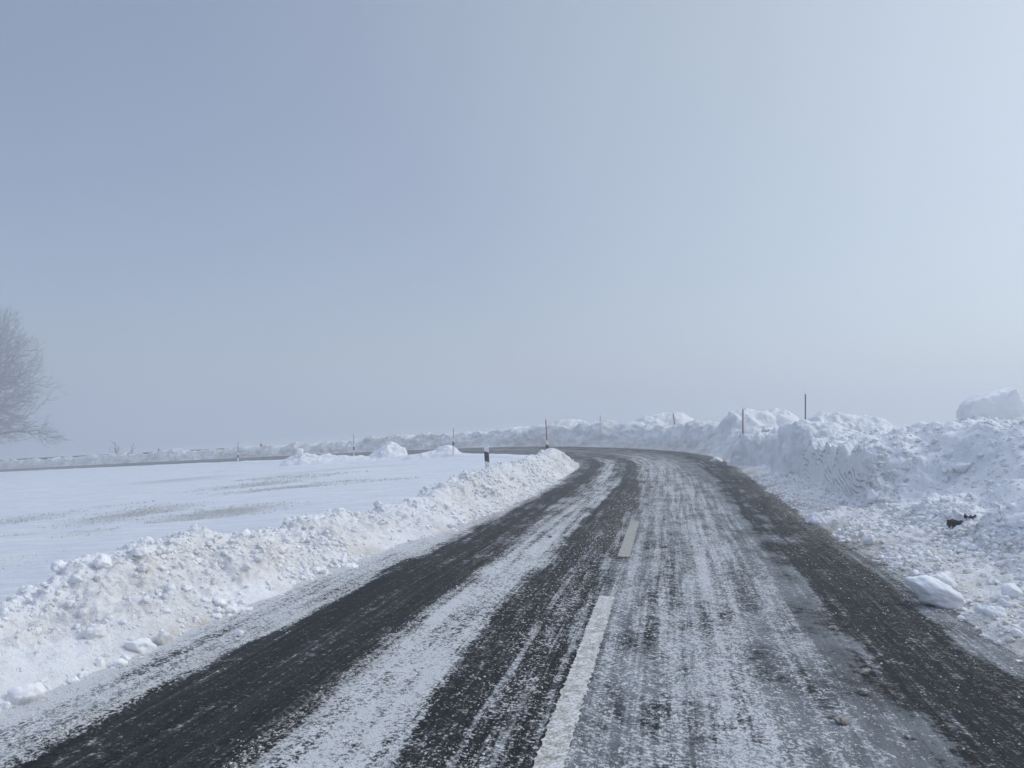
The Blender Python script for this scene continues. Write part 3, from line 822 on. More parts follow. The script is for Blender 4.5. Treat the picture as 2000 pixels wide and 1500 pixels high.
def bank_scatter(P, T_, n_, seed, lo, hi, tlo, thi, ymax, name, label, dirt0, crest_only=False):
    r_ = np.random.default_rng(seed)
    ok = np.where((np.abs(T_) > tlo) & (np.abs(T_) < thi) & (P[:, 1] < ymax) & (P[:, 1] > 2.2)
                  & ~((T_ > 4.0) & (T_ < 4.5) & (P[:, 1] > 14.2) & (P[:, 1] < 23)))[0]
    den = sstep(-.2, .3, fbm(P[ok], 0.8, 3, seed)) + 0.12
    # favour even density per square metre: the grids are graded with distance
    wgt = den * (np.hypot(P[ok, 0], P[ok, 1]) ** 0.6); wgt /= wgt.sum()
    sel = r_.choice(ok, n_, replace=False, p=wgt)
    sz = lo * (hi / lo) ** (r_.random(n_) ** 3.2)
    sz = sz * (0.6 + 0.05 * np.minimum(P[sel, 1], 12))
    d = dirt0 * r_.uniform(0.2, 1.5, n_)
    big = sz > 0.022
    a = scatter(name, P[sel][~big], sz[~big], M_SNOW_RUBBLE, d[~big], protos1, label[0], seed + 1)
    b = scatter(name, P[sel][big], sz[big], M_SNOW_RUBBLE, d[big], protos2, label[1], seed + 2)
bank_scatter(PL, TL, 22000, 600, .006, .045, 2.6, 4.5, 30, 'snow_crumbs', ('fine snow crumbs over the left bank', 'coarser broken snow over the left bank'), .22)
bank_scatter(PR, TR, 26000, 620, .007, .055, 3.0, 8.5, 26, 'snow_crumbs', ('fine snow crumbs over the right heap', 'coarser broken snow over the right heap'), .18)

bank_scatter(PR, TR, 16000, 640, .008, .040, 2.9, 4.4, 24, 'snow_crumbs', ('dirty crumbs along the right lane edge', 'coarser dirty crumbs along the right lane edge'), .55)

# slush crumbs lying in lines on the carriageway
def road_crumbs(n_, seed, bands, lo, hi, y0, y1, label, dirt0):
    r_ = np.random.default_rng(seed)
    t_ = np.empty(n_); w = np.array([b[2] for b in bands]); w = w / w.sum(); kk = r_.choice(len(bands), n_, p=w)
    for i, b in enumerate(bands):
        t_[kk == i] = r_.normal(b[0], b[1], (kk == i).sum())
    yv = y0 * (y1 / y0) ** (r_.random(n_) ** 1.15)
    s_ = np.interp(yv, CY[:330], SS[:330]) + 0.2
    cl = fbm(np.stack([t_, s_, t_ * 0], 1), 0.35, 3, seed)
    keep = (cl > -0.05) | (r_.random(n_) < 0.35)
    t_, s_, yv = t_[keep], s_[keep], yv[keep]
    m_ = len(t_)
    P = road_pt(s_, t_, 0.0)
    sz = lo * (hi / lo) ** (r_.random(m_) ** 2.4) * (0.7 + 0.045 * yv)
    d = dirt0 * r_.uniform(0.3, 1.4, m_)
    scatter('slush_crumbs', P, sz, M_SNOW_RUBBLE, d, protos1, label, seed + 1, sink=0.3, flat=(.5, .85))
road_crumbs(12000, 700, [(-2.66, .05, 3), (-3.0, .2, 2.0), (-1.50, .05, 2.2), (-.42, .17, 5), (.3, .25, 2), (1.0, .4, 1.2), (2.4, .3, 1.4), (2.95, .15, 2.6)], .003, .011, 3.2, 19, 'slush crumbs thrown along the tyre tracks', .9)

def block(loc, size, seed, label, mat=M_SNOW_BLOCK, sub=4, rough=.22, rot=(0, 0, 0), dirt=0.05, cat='snow lump', name='snow_lump', group=None):
    V, Fc = chunk_shape(sub, seed, rough)
    V = V * np.array(size)
    sz_ = max(size); V = V + V / (np.linalg.norm(V, axis=1, keepdims=True) + 1e-9) * (fbm(V + seed, sz_ * .5, 4, seed + 3, .65) * 0.22 * sz_)[:, None]
    o = np_mesh(name, V, Fc, mat, attrs={'dirt': np.full(len(V), dirt)}, tri=True)
    o.location = loc; o.rotation_euler = rot
    tag(o, label, cat, group)
    return o

def hit(P, px, py, shape=None):
    """point of a displaced bank seen at a pixel (nearest surface to the ray, nearest to the camera)"""
    u = 1000 + F_PX * P[:, 0] / (P[:, 1] * CP + (P[:, 2] - CAMH) * SP)
    zc = P[:, 1] * CP + (P[:, 2] - CAMH) * SP
    v = 750 - F_PX * (-P[:, 1] * SP + (P[:, 2] - CAMH) * CP) / zc
    ok = (np.abs(u - px) < 7) & (np.abs(v - py) < 7) & (P[:, 1] > 1)
    if not ok.any():
        ok = ((u - px) ** 2 + (v - py) ** 2) <= ((u - px) ** 2 + (v - py) ** 2)[P[:, 1] > 1].min() + 1
        ok &= P[:, 1] > 1
    i = np.where(ok)[0]; i = i[np.argmin(P[i, 1])]
    return Vector(P[i].tolist())

LUMPS = [
 (180, 1225, 42, 'grey rounded lump half sunk in the middle of the left bank face', .25),
 (278, 1253, 50, 'big pale egg-shaped lump low on the left bank, right of the half-sunk grey one', .05),
 (235, 1292, 34, 'smooth lump at the bank foot below the big pale egg-shaped one', .06),
 (42, 1352, 62, 'largest lump of the left bank, at its foot by the photo edge', .10),
 (146, 1322, 26, 'small lump at the bank foot between the largest lump and the smooth one', .06),
 (432, 1168, 28, 'upper white ball of the lump cluster in the middle of the left bank', .03),
 (454, 1182, 30, 'wide white lump in the middle of the lump cluster on the left bank', .03),
 (481, 1185, 28, 'right-hand white lump of the cluster on the left bank', .03),
 (430, 1186, 16, 'smallest ball under the upper white ball of the lump cluster', .04),
 (322, 1240, 44, 'crumbly brownish lump at the left bank foot above the icy strip', .5),
 (598, 1112, 28, 'oblong tilted lump farther up the left bank foot', .05),
 (618, 1107, 22, 'round lump just right of the oblong tilted one', .05),
 (638, 1112, 20, 'flat lump second right of the oblong tilted one', .10),
 (684, 1103, 34, 'broad pale lump at the bank foot, farthest of the foot row', .05),
 (530, 1141, 16, 'single small ball on the bank face between the cluster and the oblong lump', .04),
 (103, 1096, 32, 'squared white block standing on the left bank crest', .03),
 (190, 1090, 36, 'domed white block on the left bank crest beside the squared one', .03),
 (276, 1070, 28, 'small white block on the crest right of the domed one', .05),
 (278, 1100, 26, 'dirty grey lump in the crest below the small white block', .5),
 (885, 1020, 20, 'brown-grey lump at the foot of the left bank near the lane bend', .6),
 (470, 1035, 24, 'pale lump on the middle of the left bank crest', .05),
 (720, 965, 18, 'grey-edged lump on the far half of the left bank crest', .3),
]
for i, (px, py, w, lb, dv) in enumerate(LUMPS):
    p = hit(PL, px, py + w * 0.22)
    r_ = w / 2 / F_PX * p.y * 1.05
    random.seed(i * 7 + 1)
    block((p.x, p.y + r_ * .3, p.z + r_ * 0.16), (r_ * .95, r_ * .85, r_ * .74), 800 + i, lb, rough=.36, sub=4, rot=(random.uniform(-.3, .3), random.uniform(-.3, .3), random.uniform(0, 6)), dirt=dv)
# small one out on the icy strip
p = road_pt(s_of_Y(5.33), -2.72).tolist(); block((p[0], p[1], p[2] + .02), (.032, .024, .022), 830, 'small white lump lying alone on the icy strip at the lane edge', sub=3)

RL = [
 (1590, 1010, 34, 'white oval lump lying by the right lane edge, well up the road', .05, 1.0),
 (1697, 1050, 26, 'round lump in the brown-edged rubble right of the lane', .12, .9),
 (1785, 1158, 0, '', 0, 0),
 (1920, 1185, 26, 'pointed white lump right of the pair of large lumps', .05, .9),
 (1952, 1190, 36, 'twin-bulge lump farther right of the pair of large lumps', .08, .8),
 (1985, 1233, 26, 'small flat lump near the right photo edge below the twin-bulge one', .04, .8),
 (1990, 1292, 22, 'lowest white lump at the right photo edge', .04, .9),
 (1975, 1150, 40, 'clean broken slab in the rubble at the right photo edge', .03, .8),
 (1880, 905, 40, 'smooth white slab above the hollow of the right heap', .06, .6),
 (1702, 965, 30, 'upright wedge of snow where the cut snow face ends', .08, 1.2),
 (1372, 893, 15, 'grey lump at the outer road edge where the bend begins', .7, .8),
 (1402, 892, 22, 'white lump lying beside the grey one at the outer road edge', .10, .7),
]
for i, (px, py, w, lb, dv, asp_) in enumerate(RL):
    if not w: continue
    p = hit(PR, px, py + w * .2); r_ = w / 2 / F_PX * p.y * 1.05
    random.seed(i * 5 + 3)
    block((p.x, p.y + r_ * .3, p.z + r_ * .3), (r_, r_ * .8, r_ * .8 * asp_), 850 + i, lb, rough=.24, rot=(random.uniform(-.3, .3), random.uniform(-.3, .3), random.uniform(0, 6)), dirt=dv)

# the pair of large smooth lumps on the right lane edge
def hull_lump(name, loc, size, seed, label, rot, dirt=.03, bend=0.0):
    V, Fc = chunk_shape(5, seed, .16)
    V = V * np.array(size)
    V[:, 2] += bend * (V[:, 0] / size[0]) ** 2 * size[2]
    V = V + V / (np.linalg.norm(V, axis=1, keepdims=True) + 1e-6) * (fbm(V, .09, 3, seed) * .022)[:, None]
    o = np_mesh(name, V, Fc, M_SNOW_BLOCK, attrs={'dirt': np.full(len(V), dirt)}, tri=True)
    o.location = loc; o.rotation_euler = rot
    tag(o, label, 'snow lump')
    return o
hull_lump('snow_lump', (3.90, 6.92, 0.115), (.255, .15, .125), 901, 'large smooth white lump lying slantwise at the right lane edge, nearer of the pair', (0.1, 0.38, -.25))
hull_lump('snow_lump', (4.13, 7.25, 0.125), (.16, .13, .095), 903, 'smaller smooth lump tucked behind the large one at the right lane edge', (0.0, 0.35, .3), dirt=.10)

# the angular slab crowning the right heap
def slab():
    prof_px = [(1883, 818), (1886, 803), (1890, 791), (1898, 783), (1908, 778), (1928, 772), (1948, 766), (1958, 761), (1966, 762), (1984, 757), (1987, 763), (1992, 772), (1995, 780), (1998, 792), (2000, 803),
               (1990, 812), (1975, 818), (1962, 823), (1940, 824), (1915, 821)]
    Yd = 15.5; c = at(1942, 795, Yd)
    pts = [at(a_, b_, Yd) - c for a_, b_ in prof_px]
    pts = np.array([(p_.x, p_.z) for p_ in pts])
    # resample the outline, then loft it through the block's depth with rounding and tilt
    d_ = np.concatenate([[0], np.cumsum(np.hypot(*np.diff(np.vstack([pts, pts[:1]]), axis=0).T))])
    m_ = 160; q = np.linspace(0, d_[-1], m_, endpoint=False)
    cl = np.vstack([pts, pts[:1]])
    ox, oz = np.interp(q, d_, cl[:, 0]), np.interp(q, d_, cl[:, 1])
    dep = 0.95; nl = 60; V = []
    for k_ in range(nl + 1):
        f = k_ / nl; e_ = min(f, 1 - f) * 2
        sc = (1 - (1 - min(1, e_ * 8.0)) ** 2.2) ** 0.5
        sc = max(sc, 0.0)
        shx = 0.30 * f - 0.1; shz = 0.05 * f
        V.append(np.stack([ox * sc + shx, np.full(m_, (f - .12) * dep) , oz * (0.10 + .90 * sc) + shz], 1))
    V = np.concatenate(V)
    Fq = []
    for k_ in range(nl):
        for j in range(m_):
            j2 = (j + 1) % m_
            Fq.append((k_ * m_ + j, k_ * m_ + j2, (k_ + 1) * m_ + j2, (k_ + 1) * m_ + j))
    nrm = V - np.array([0, dep * .4, 0]); nrm /= np.linalg.norm(nrm, axis=1, keepdims=True) + 1e-6
    rg = 0.3 + sstep(0.05, 0.3, V[:, 0])
    W = V + 7
    V = V + nrm * ((fbm(W, .35, 4, 21) * .07 + (lumps(W, .14, 5, .1, .7) * .14 * .35 + fbm(W, .07, 2, 2) * .012) * rg))[:, None]
    o = np_mesh('snow_block', V, np.array(Fq), M_SNOW_BLOCK, attrs={'dirt': np.full(len(V), .06)})
    o.location = c + Vector((.10, 0, -.02))
    tag(o, 'large angular slab of packed snow resting on top of the right heap against the sky', 'snow block')
slab()

# tiny block on the flat heap in the field
p = at(585, 884, 51.6); block(p, (.26, .24, .28), 905, 'small square snow block standing on the flat ragged heap at the field edge', sub=3)

# dark clods
def clod(p, size, seed, label, n_=7, spread=1.0, mat=M_SOIL):
    root = empty('soil_clod', p)
    r_ = np.random.default_rng(seed)
    for k_ in range(n_):
        V, Fc = chunk_shape(3, seed + k_, .5)
        s_ = size * r_.uniform(.35, .8)
        V = V * np.array([s_ * 1.2, s_, s_ * .8]); V = V + (fbm(V, size * .35, 3, seed) * size * .5)[:, None] * V / (s_ + 1e-6)
        V = V + np.array([r_.uniform(-1, 1) * size * spread * 1.3, r_.uniform(-.5, .5) * size, r_.uniform(-.3, .7) * size])
        np_mesh('clod_piece', V, Fc, mat, attrs={'dirt': np.full(len(V), .5)}, tri=True, parent=root)
    tag(root, label, 'clod of earth')
p = hit(PR, 1858, 1022); clod((p.x, p.y - .02, p.z + .03), .062, 930, 'ragged black clod of earth stuck in the front of the right heap', 9, 1.1)
p = hit(PR, 1886, 1009); clod((p.x, p.y, p.z + .01), .045, 940, 'flat black clod just behind and right of the ragged one in the right heap', 4, 1.3)
p = at(997, 841, 56.8); p.z -= .12; clod(p, .15, 950, 'dark flat clod on the low snow heap at the far side of the bend', 6, 1.9, mat=M_CLODGREY)
p = at(1289, 843, 45.8); clod(p, .09, 955, 'dark tuft in the side of the twiggy snow heap at the bend', 5, 1.4)

# brown slush lumps lying on the lane
SL = [(1645, 1408, 30, 'largest brown slush lump, on the right lane near the photo bottom'), (1625, 1398, 18, 'crumbly brown piece touching the largest slush lump'),
      (1395, 1357, 11, 'small brown slush ball right of the centre line, uppermost of four'), (1432, 1420, 11, 'small brown slush ball on white snow, second of four'),
      (1389, 1438, 11, 'small brown slush ball on white snow, third of four'), (1475, 1445, 12, 'small brown slush ball farthest right of the four'),
      (1272, 943, 9, 'dark round lump on the white snow patch at the middle of the road'), (1207, 917, 8, 'dark lump between the tyre tracks where the road starts to bend'),
      (1074, 1042, 11, 'left one of two brown crumbs on the snow strip between the tyre tracks'), (1102, 1044, 11, 'right one of two brown crumbs on the snow strip between the tyre tracks'),
      (1297, 1062, 18, 'pale brown slush lump right of the second centre dash'), (1352, 1062, 9, 'tiny brown lump on the right lane beside the pale one'),
      (1628, 1225, 16, 'pale crumb pile on the dark track of the right lane'), (1780, 1440, 18, 'beige flat slush piece low on the right lane'),
      (1690, 1310, 24, 'upper of two ragged beige slush pieces on the grey ice'), (1685, 1350, 26, 'lower of two ragged beige slush pieces on the grey ice')]
M_SLUSH = snow_material('brown_slush', bump=0.6, dirt=(0.19, 0.16, 0.12, 1))
for i, (px, py, w, lb) in enumerate(SL):
    d = ray(px, py + w * .2); k_ = -CAMH / d.z; X0, Y0 = d.x * k_, d.y * k_
    S_, T_ = st_of([X0], [Y0]); z0 = float(road_pt(S_[0], T_[0])[2])
    r_ = w / 2 / F_PX * Y0 * .85
    block((X0, Y0, z0 + r_ * .35), (r_ * 1.1, r_ * .85, r_ * .50), 960 + i, lb, mat=M_SLUSH, sub=4, rough=.75, dirt=1.1, rot=(0, 0, i), cat='slush lump', name='slush_lump')

# ------------------------------------------------------------------ guide posts and marker poles
def prism(name, outline, zb, zt, mat, parent):
    """outline (x,y) loop; zb/zt functions of (x,y)"""
    bm = bmesh.new(); lo = [bm.verts.new((x, y, zb(x, y))) for x, y in outline]; hi = [bm.verts.new((x, y, zt(x, y))) for x, y in outline]
    n_ = len(outline)
    for i in range(n_): bm.faces.new((lo[i], lo[(i + 1) % n_], hi[(i + 1) % n_], hi[i]))
    bm.faces.new(lo[::-1]); bm.faces.new(hi)
    return bm_obj(name, bm, mat, parent)
def post_outline(g=0.0):
    # flat face towards traffic (-y), tapered rounded back
    w, d = .060 + g, .050 + g
    pts = [(-w, -d * .55), (-w + .012, -d), (w - .012, -d), (w, -d * .55), (w * .55, d * .8), (w * .3, d * 1.15), (-w * .3, d * 1.15), (-w * .55, d * .8)]
    return pts
def tube(name, p0, p1, r0, r1, mat, parent, n_=10):
    p0, p1 = Vector(p0), Vector(p1); ax = (p1 - p0).normalized()
    a = ax.orthogonal().normalized(); b = ax.cross(a)
    bm = bmesh.new(); A, B = [], []
    for i in range(n_):
        q = 2 * math.pi * i / n_; dv = a * math.cos(q) + b * math.sin(q)
        A.append(bm.verts.new(p0 + dv * r0)); B.append(bm.verts.new(p1 + dv * r1))
    for i in range(n_): bm.faces.new((A[i], A[(i + 1) % n_], B[(i + 1) % n_], B[i]))
    bm.faces.new(A[::-1]); bm.faces.new(B)
    return bm_obj(name, bm, mat, parent, smooth=False)

def guide_post(px, Y, ytop_px, label, pole_top_px=None, pole_mat=M_GREYPOLE, pole_dx=0.0, lean=0.0, rz=0.0, group='guide posts along the road', tip=True, snowcap=False):
    top = at(px, ytop_px, Y)
    root = empty('guide_post', (top.x, top.y, top.z - 1.0), (0, lean, rz))
    slope = lambda x, y: 1.0 - 0.45 * (y + .05)
    prism('post_body', post_outline(), lambda x, y: -0.6, slope, M_POST, root)
    k_ = 0.36
    prism('black_band', post_outline(0.003), lambda x, y: .58 - k_ * (x + .0), lambda x, y: .83 - k_ * (x + .0), M_BAND, root)
    for zc in (.765, .645):
        bm = bmesh.new()
        bmesh.ops.create_cone(bm, cap_ends=True, segments=18, radius1=.021, radius2=.021, depth=.008, matrix=Matrix.Translation((0.0, -.056, zc)) @ Matrix.Rotation(math.pi / 2, 4, 'X'))
        bm_obj('reflector', bm, M_REFL, root)
    if pole_top_px is not None:
        tp = at(px + pole_dx, pole_top_px, Y + .07)
        loc = Matrix.Translation(root.location) @ root.rotation_euler.to_matrix().to_4x4()
        q = loc.inverted() @ tp
        b0 = Vector((0, .085, 0.0))
        tube('marker_pole', b0, q, .023, .021, pole_mat, root)
        tube('pole_cap', q, q + (q - b0).normalized() * .10, .022, .020, M_POST, root)
        tube('strap', (0, .06, .45), (0, .115, .45), .035, .035, M_BAND, root)
    tag(root, label, 'guide post', group)
    return root
guide_post(953, 19.3, 869.5, 'nearest white guide post with slanted black band and no pole, behind the left bank', lean=-.055, rz=.28, group='guide posts along the road')
guide_post(1071, 29.8, 860, 'guide post at the tip of the left bank carrying a bright red leaning marker pole', 820, M_RED, pole_dx=-5, lean=-.07, rz=.2)
guide_post(885.5, 45, 857, 'guide post inside the bend right of the lumpy snow mound, with a thin grey pole', 836, M_GREYPOLE, lean=-.01, rz=.3)
guide_post(691, 55, 868, 'grey-poled guide post on the field edge left of the pointed snow mound', 848, M_GREYPOLE, rz=.4)
guide_post(465, 60, 884, 'leftmost guide post on the field side of the far road, with a thin grey pole', 862.5, M_GREYPOLE, rz=.5)
guide_post(1171, 52.6, 836, 'guide post sunk in the snow heap beyond the bend, with a thin grey-red pole', 812.5, M_WOOD, pole_dx=1.5, rz=0.0)
guide_post(310, 81, 873, 'guide post topping the far snow bank beside the end of the guard rail', rz=.5)
guide_post(510, 70, 863, 'guide post topping the far snow bank between two field-side posts', rz=.5)

def marker_pole(px, Y, top_px, bot_px, mat, label, dx=0.0, r=.024, cap=None):
    b = at(px + dx, bot_px, Y); t_ = at(px, top_px, Y)
    ax = (b - t_); base = b + ax.normalized() * 0.9
    root = empty('marker_pole', base)
    tube('pole_shaft', (0, 0, 0), t_ - base, r, r * .95, mat, root, 12)
    n_ = (t_ - base).normalized()
    tube('pole_cap', t_ - base, t_ - base + n_ * .09, r * .9, r * .8, cap or M_POST, root, 12)
    tag(root, label, 'marker pole', 'bare marker poles in the right snow heaps')
marker_pole(1573, 24, 770, 826, M_WOOD, 'tallest brown marker pole standing against the sky between two snow heaps', r=.021)
marker_pole(1451, 29.6, 800, 840, M_RED, 'red marker pole in front of the tall broad snow heap', r=.027)
marker_pole(1315, 43.5, 808, 834, M_RED, 'slightly tilted red marker pole before the twiggy snow heap', dx=3.5, r=.027)

# ------------------------------------------------------------------ guard rail half buried on the far bank
def guard_rail():
    i0 = S30 + 0
    sA = SS[np.argmin(np.abs((1000 + F_PX * CX / np.maximum(CY, 1)) - 400) + 1e3 * (SS < S30 + 10))]
    sB = S_END - 8
    ss = np.arange(sA, sB, 0.5)
    tl = 5.15
    cen = road_pt(ss, np.full(len(ss), tl))
    g, _, _ = ground_z(cen[:, 0], cen[:, 1])
    hz = np.interp(ss, [sA, sA + 20, sA + 45, sB], [1.12, 1.22, 1.38, 1.38])
    root = empty('guard_rail', (float(cen[0, 0]), float(cen[0, 1]), float(g[0])))
    root_loc = np.array(root.location)
    pr = [(-.155, 0), (-.12, -.045), (-.08, -.05), (-.04, -.01), (0, 0), (.04, -.01), (.08, -.05), (.12, -.045), (.155, 0)]
    V = []
    for dz, dy in pr:
        q = road_pt(ss, np.full(len(ss), tl) + dy); q[:, 2] = g + hz - .155 + dz; V.append(q)
    V = np.stack(V, 1).reshape(-1, 3) - root_loc
    n_, m_ = len(ss), len(pr)
    Vb = V + np.array([0, .012, 0])
    Fq = np.concatenate([grid_faces(n_, m_), grid_faces(n_, m_)[:, ::-1] + len(V)])
    np_mesh('rail_beam', np.concatenate([V, Vb]), Fq, M_STEEL, parent=root)
    for j in range(0, len(ss), 8):
        q = road_pt(ss[j], tl + .09)
        bm = bmesh.new()
        bmesh.ops.create_cube(bm, size=1, matrix=Matrix.Translation((q[0] - root_loc[0], q[1] - root_loc[1], g[j] + hz[j] * .5 - .25 - root_loc[2])) @ Matrix.Diagonal((.10, .06, hz[j] + .4, 1)))
        bm_obj('rail_post', bm, M_STEEL, root)
    tag(root, 'long steel guard rail almost buried in the far snow bank at left', 'guard rail')
guard_rail()

# ------------------------------------------------------------------ bare trees
def branch_mesh(segs, sides):
    """segs: list of (p0,p1,r0,r1) -> verts, faces"""
    A = np.array([s_[0] for s_ in segs], float); B = np.array([s_[1] for s_ in segs], float)
    r0 = np.array([s_[2] for s_ in segs]); r1 = np.array([s_[3] for s_ in segs])
    ax = B - A; ax /= np.linalg.norm(ax, axis=1, keepdims=True) + 1e-9
    ref = np.where(np.abs(ax[:, 2:3]) > .9, np.array([[1., 0, 0]]), np.array([[0, 0, 1.]]))
    u = np.cross(ax, ref); u /= np.linalg.norm(u, axis=1, keepdims=True); v = np.cross(ax, u)
    q = np.arange(sides) * 2 * np.pi / sides
    ring = np.cos(q)[None, :, None] * u[:, None] + np.sin(q)[None, :, None] * v[:, None]
    V = np.concatenate([A[:, None] + ring * r0[:, None, None], B[:, None] + ring * r1[:, None, None]], 1)
    j = np.arange(sides); j2 = (j + 1) % sides
    F1 = np.stack([j, j2, j2 + sides, j + sides], 1)
    Fa = (F1[None] + (np.arange(len(segs)) * 2 * sides)[:, None, None]).reshape(-1, 4)
    return V.reshape(-1, 3), Fa

def big_tree():
    r_ = np.random.default_rng(17)
    Yt = 104.0
    bx = float(at(-128, 800, Yt).x); bz = gz(bx, Yt) - .1
    cen = np.array(at(-132, 745, Yt))
    # attractor points through a lobed crown
    N = 30000
    d = r_.normal(size=(N, 3)); d /= np.linalg.norm(d, axis=1, keepdims=True)
    lob = 1 + 0.30 * fbm(d * 1.0 + 5, .55, 2, 3) + 0.22 * fbm(d + 9, .22, 2, 7)
    rad = np.array([12.8, 12.0, 11.3])
    rr = r_.random(N) ** (1 / 2.2)
    P = cen + d * rad * (rr * lob)[:, None]
    lowcut = cen[2] - 8.2 + 1.5 * fbm(P, 4, 2, 5)
    P = P[P[:, 2] > lowcut]
    # keep clumps, leave gaps where the fog shows through
    cl = fbm(P, 3.2, 3, 41)
    P = P[(cl > -0.12) | (r_.random(len(P)) < .25)]
    # the long low branch reaching out over the field
    low = [at(q[0], q[1], Yt) for q in ((-60, 862), (-20, 858), (10, 846), (30, 843), (55, 842), (72, 839), (85, 846), (98, 854), (105, 856))]
    lp = np.array([tuple(v) for v in low])
    tw = []
    for k_ in range(2, len(lp)):
        for _ in range(26):
            tw.append(lp[k_] + r_.normal(size=3) * [.8, .8, .75] + [0, 0, .35])
    P = np.concatenate([P, np.array(tw)])
    nodes = [np.array([bx, Yt, bz])]; par = [-1]
    for k_ in range(1, 30):                            # trunk
        nodes.append(np.array([bx + .15 * math.sin(k_ * .4), Yt, bz + k_ * .6])); par.append(k_ - 1)
    j = 9
    for v in lp:
        q0 = nodes[j]
        for f in (.33, .66, 1.0):
            nodes.append(q0 + (v - q0) * f + r_.normal(size=3) * .06); par.append(j); j = len(nodes) - 1
    ax = np.array([bx, Yt])
    key = np.hypot(P[:, 0] - ax[0], P[:, 1] - ax[1]) + 0.5 * np.abs(P[:, 2] - (bz + 9)) + r_.normal(size=len(P)) * 1.3
    P = P[np.argsort(key)]
    M = 120000
    NA = np.zeros((M, 3), np.float32); n_ = len(nodes); NA[:n_] = nodes
    root_d = np.zeros(M, np.float32); root_d[:n_] = np.linalg.norm(NA[:n_] - np.array([bx, Yt, bz + 7]), axis=1)
    for p in P.astype(np.float32):
        rp = np.linalg.norm(p - np.array([bx, Yt, bz + 7]))
        df = NA[:n_] - p
        cost = np.sqrt((df * df).sum(1)) + 1.6 * np.maximum(0, root_d[:n_] - rp + .6)
        cost[:8] += 50
        i = int(np.argmin(cost)); q = NA[i]; L = float(np.linalg.norm(p - q))
        m_ = max(1, int(L / .55)); prev = i
        bend = r_.normal(size=3) * .07 * L; bend[2] -= .05 * L
        for k_ in range(1, m_ + 1):
            f = k_ / m_
            if n_ >= M: break
            NA[n_] = q + (p - q) * f + bend * math.sin(f * math.pi) + r_.normal(size=3) * .05
            root_d[n_] = np.linalg.norm(NA[n_] - np.array([bx, Yt, bz + 7]))
            par.append(prev); prev = n_; n_ += 1
    par = np.array(par[:n_]); w = np.ones(n_)
    for i in range(n_ - 1, 0, -1): w[par[i]] += w[i]
    rad_ = 0.0105 * w ** 0.43 + .006
    base = np.array([bx, Yt, bz])
    idx = np.arange(1, n_)
    thick = rad_[idx] > .05
    def seg(ii): return [(NA[par[i]], NA[i], min(rad_[par[i]], rad_[i] * 1.5), rad_[i]) for i in ii]
    root = empty('bare_tree', tuple(base))
    V, Fa = branch_mesh(seg(idx[thick]), 7); np_mesh('trunk', V - base, Fa, M_BARK, parent=root)
    # sprays of fine frosted twigs on the branch ends
    ends = idx[w[idx] <= 3]
    dirn = NA[ends] - NA[par[ends]]; dirn /= np.linalg.norm(dirn, axis=1, keepdims=True) + 1e-6
    rad_dir = NA[ends] - np.array([bx, Yt, bz + 7], np.float32); rad_dir /= np.linalg.norm(rad_dir, axis=1, keepdims=True)
    ex = []
    for k_ in range(3):
        dd = dirn * .5 + rad_dir * .9 + r_.normal(size=dirn.shape) * .42 + [0, 0, .28]
        dd /= np.linalg.norm(dd, axis=1, keepdims=True); LL = r_.uniform(.35, .95, (len(ends), 1))
        m1 = NA[ends] + dd * LL * .5; m2 = m1 + (dd + r_.normal(size=dd.shape) * .25) * LL * .5
        ex += [(a_, b_, .013, .011) for a_, b_ in zip(NA[ends], m1)] + [(a_, b_, .011, .007) for a_, b_ in zip(m1, m2)]
    V, Fa = branch_mesh(seg(idx[~thick]) + ex, 3); np_mesh('crown', V - base, Fa, M_TWIG, parent=root)
    tag(root, 'large bare frosted deciduous tree fading into the fog at the left photo edge', 'tree')
    print('tree nodes', n_, 'trunk r', rad_[0])
big_tree()

def sapling(px, pyb, Y, h, label, n_, seed, spread=.5):
    rg = random.Random(seed)
    base = at(px, pyb, Y); root = empty('bare_shrub', base)
    segs = []
    def g(p, d, L, r, lv):
        q = p.copy(); dd = d.normalized(); m_ = 5; pr = [q.copy()]
        for i in range(m_):
            dd = (dd + Vector((rg.gauss(0, .12), rg.gauss(0, .12), .03))).normalized(); q = q + dd * L / m_; pr.append(q.copy())
        for i in range(m_): segs.append((pr[i], pr[i + 1], r * (1 - .12 * i), r * (1 - .12 * (i + 1))))
        if lv < 2:
            for k_ in range(4):
                g(pr[1 + k_], (dd + Vector((rg.gauss(0, .8), rg.gauss(0, .5), .1))), L * .35, r * .6, lv + 1)
    for k_ in range(n_):
        g(Vector((rg.uniform(-.1, .1), 0, -.4)), Vector((rg.uniform(-spread, spread) if k_ else 0.02, 0, 1)), h * (1 if k_ == 0 else rg.uniform(.45, .7)) + .4, .035 if k_ == 0 else .02, 0)
    V, Fa = branch_mesh(segs, 4); np_mesh('stems', V, Fa, M_BARK, parent=root)
    tag(root, label, 'shrub')
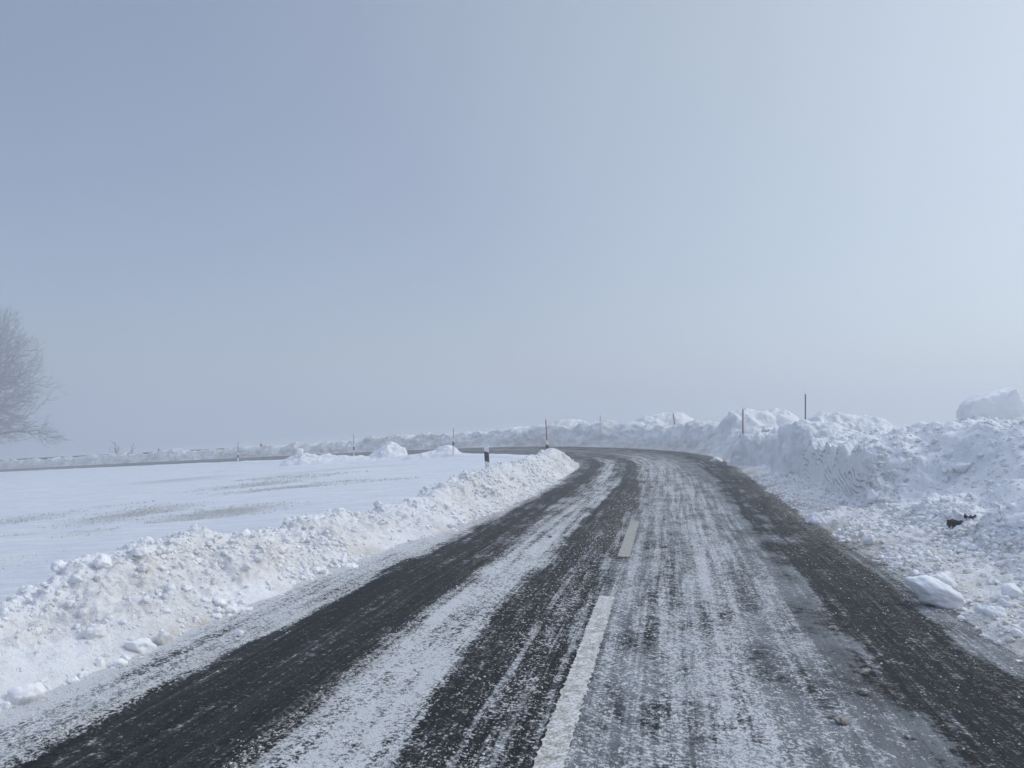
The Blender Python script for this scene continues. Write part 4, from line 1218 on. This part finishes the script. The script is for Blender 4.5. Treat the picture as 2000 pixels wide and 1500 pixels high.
sapling(225, 884, 88, 1.35, 'leafless sapling with one upright stem behind the guard rail', 6, 5, .9)
sapling(258, 882, 88, .95, 'thin leafless twigs right of the sapling behind the guard rail', 2, 8, .2)

# sticks at the foot of the heaps beyond the bend
def stick(px, py, Y, L, ang_, label, seed):
    rg = random.Random(seed); p = at(px, py, Y); segs = []
    q = Vector((-L / 2 * math.cos(ang_), 0, -L / 2 * math.sin(ang_)))
    d = Vector((math.cos(ang_), 0, math.sin(ang_)))
    for i in range(6):
        nq = q + d * L / 6 + Vector((0, rg.uniform(-.04, .04), rg.uniform(-.05, .05))); segs.append((q.copy(), nq.copy(), .045, .038))
        if i in (2, 4): segs.append((nq.copy(), nq + Vector((rg.uniform(-.2, .2), -.1, .22)), .025, .012))
        q = nq
    V, Fa = branch_mesh(segs, 5); o = np_mesh('broken_branch', V, Fa, M_BARK); o.location = p
    tag(o, label, 'branch')
stick(1186, 869, 50.5, 1.0, .25, 'dark broken branch on the road edge below the guide post beyond the bend', 1)
stick(1262, 848, 46.2, .5, .5, 'short dark twig in the side of the twiggy snow heap', 2)
stick(1258, 864, 45.5, .45, .9, 'dark twig low in the snow near the outer road edge', 3)

# ------------------------------------------------------------------ haze
bm = bmesh.new()
bmesh.ops.create_cube(bm, size=1, matrix=Matrix.Translation((0, 600, 0)) @ Matrix.Diagonal((2100, 1700, 1, 1)))
for v in bm.verts: v.co.z = 22.0 if v.co.z > 0 else -75.0
mh = bpy.data.materials.new('haze'); mh.use_nodes = True
hn, hl = mh.node_tree.nodes, mh.node_tree.links; hn.clear()
ho = hn.new('ShaderNodeOutputMaterial'); pv = hn.new('ShaderNodeVolumePrincipled')
pv.inputs['Density'].default_value = HAZE_DENSITY
pv.inputs['Color'].default_value = HAZE_COLOR
pv.inputs['Anisotropy'].default_value = 0.38
hl.new(pv.outputs[0], ho.inputs['Volume'])
haze = bm_obj('haze', bm, mh)
tag(haze, kind='stuff')
print('verts', sum(len(o.data.vertices) for o in SC.objects if o.type == 'MESH'))
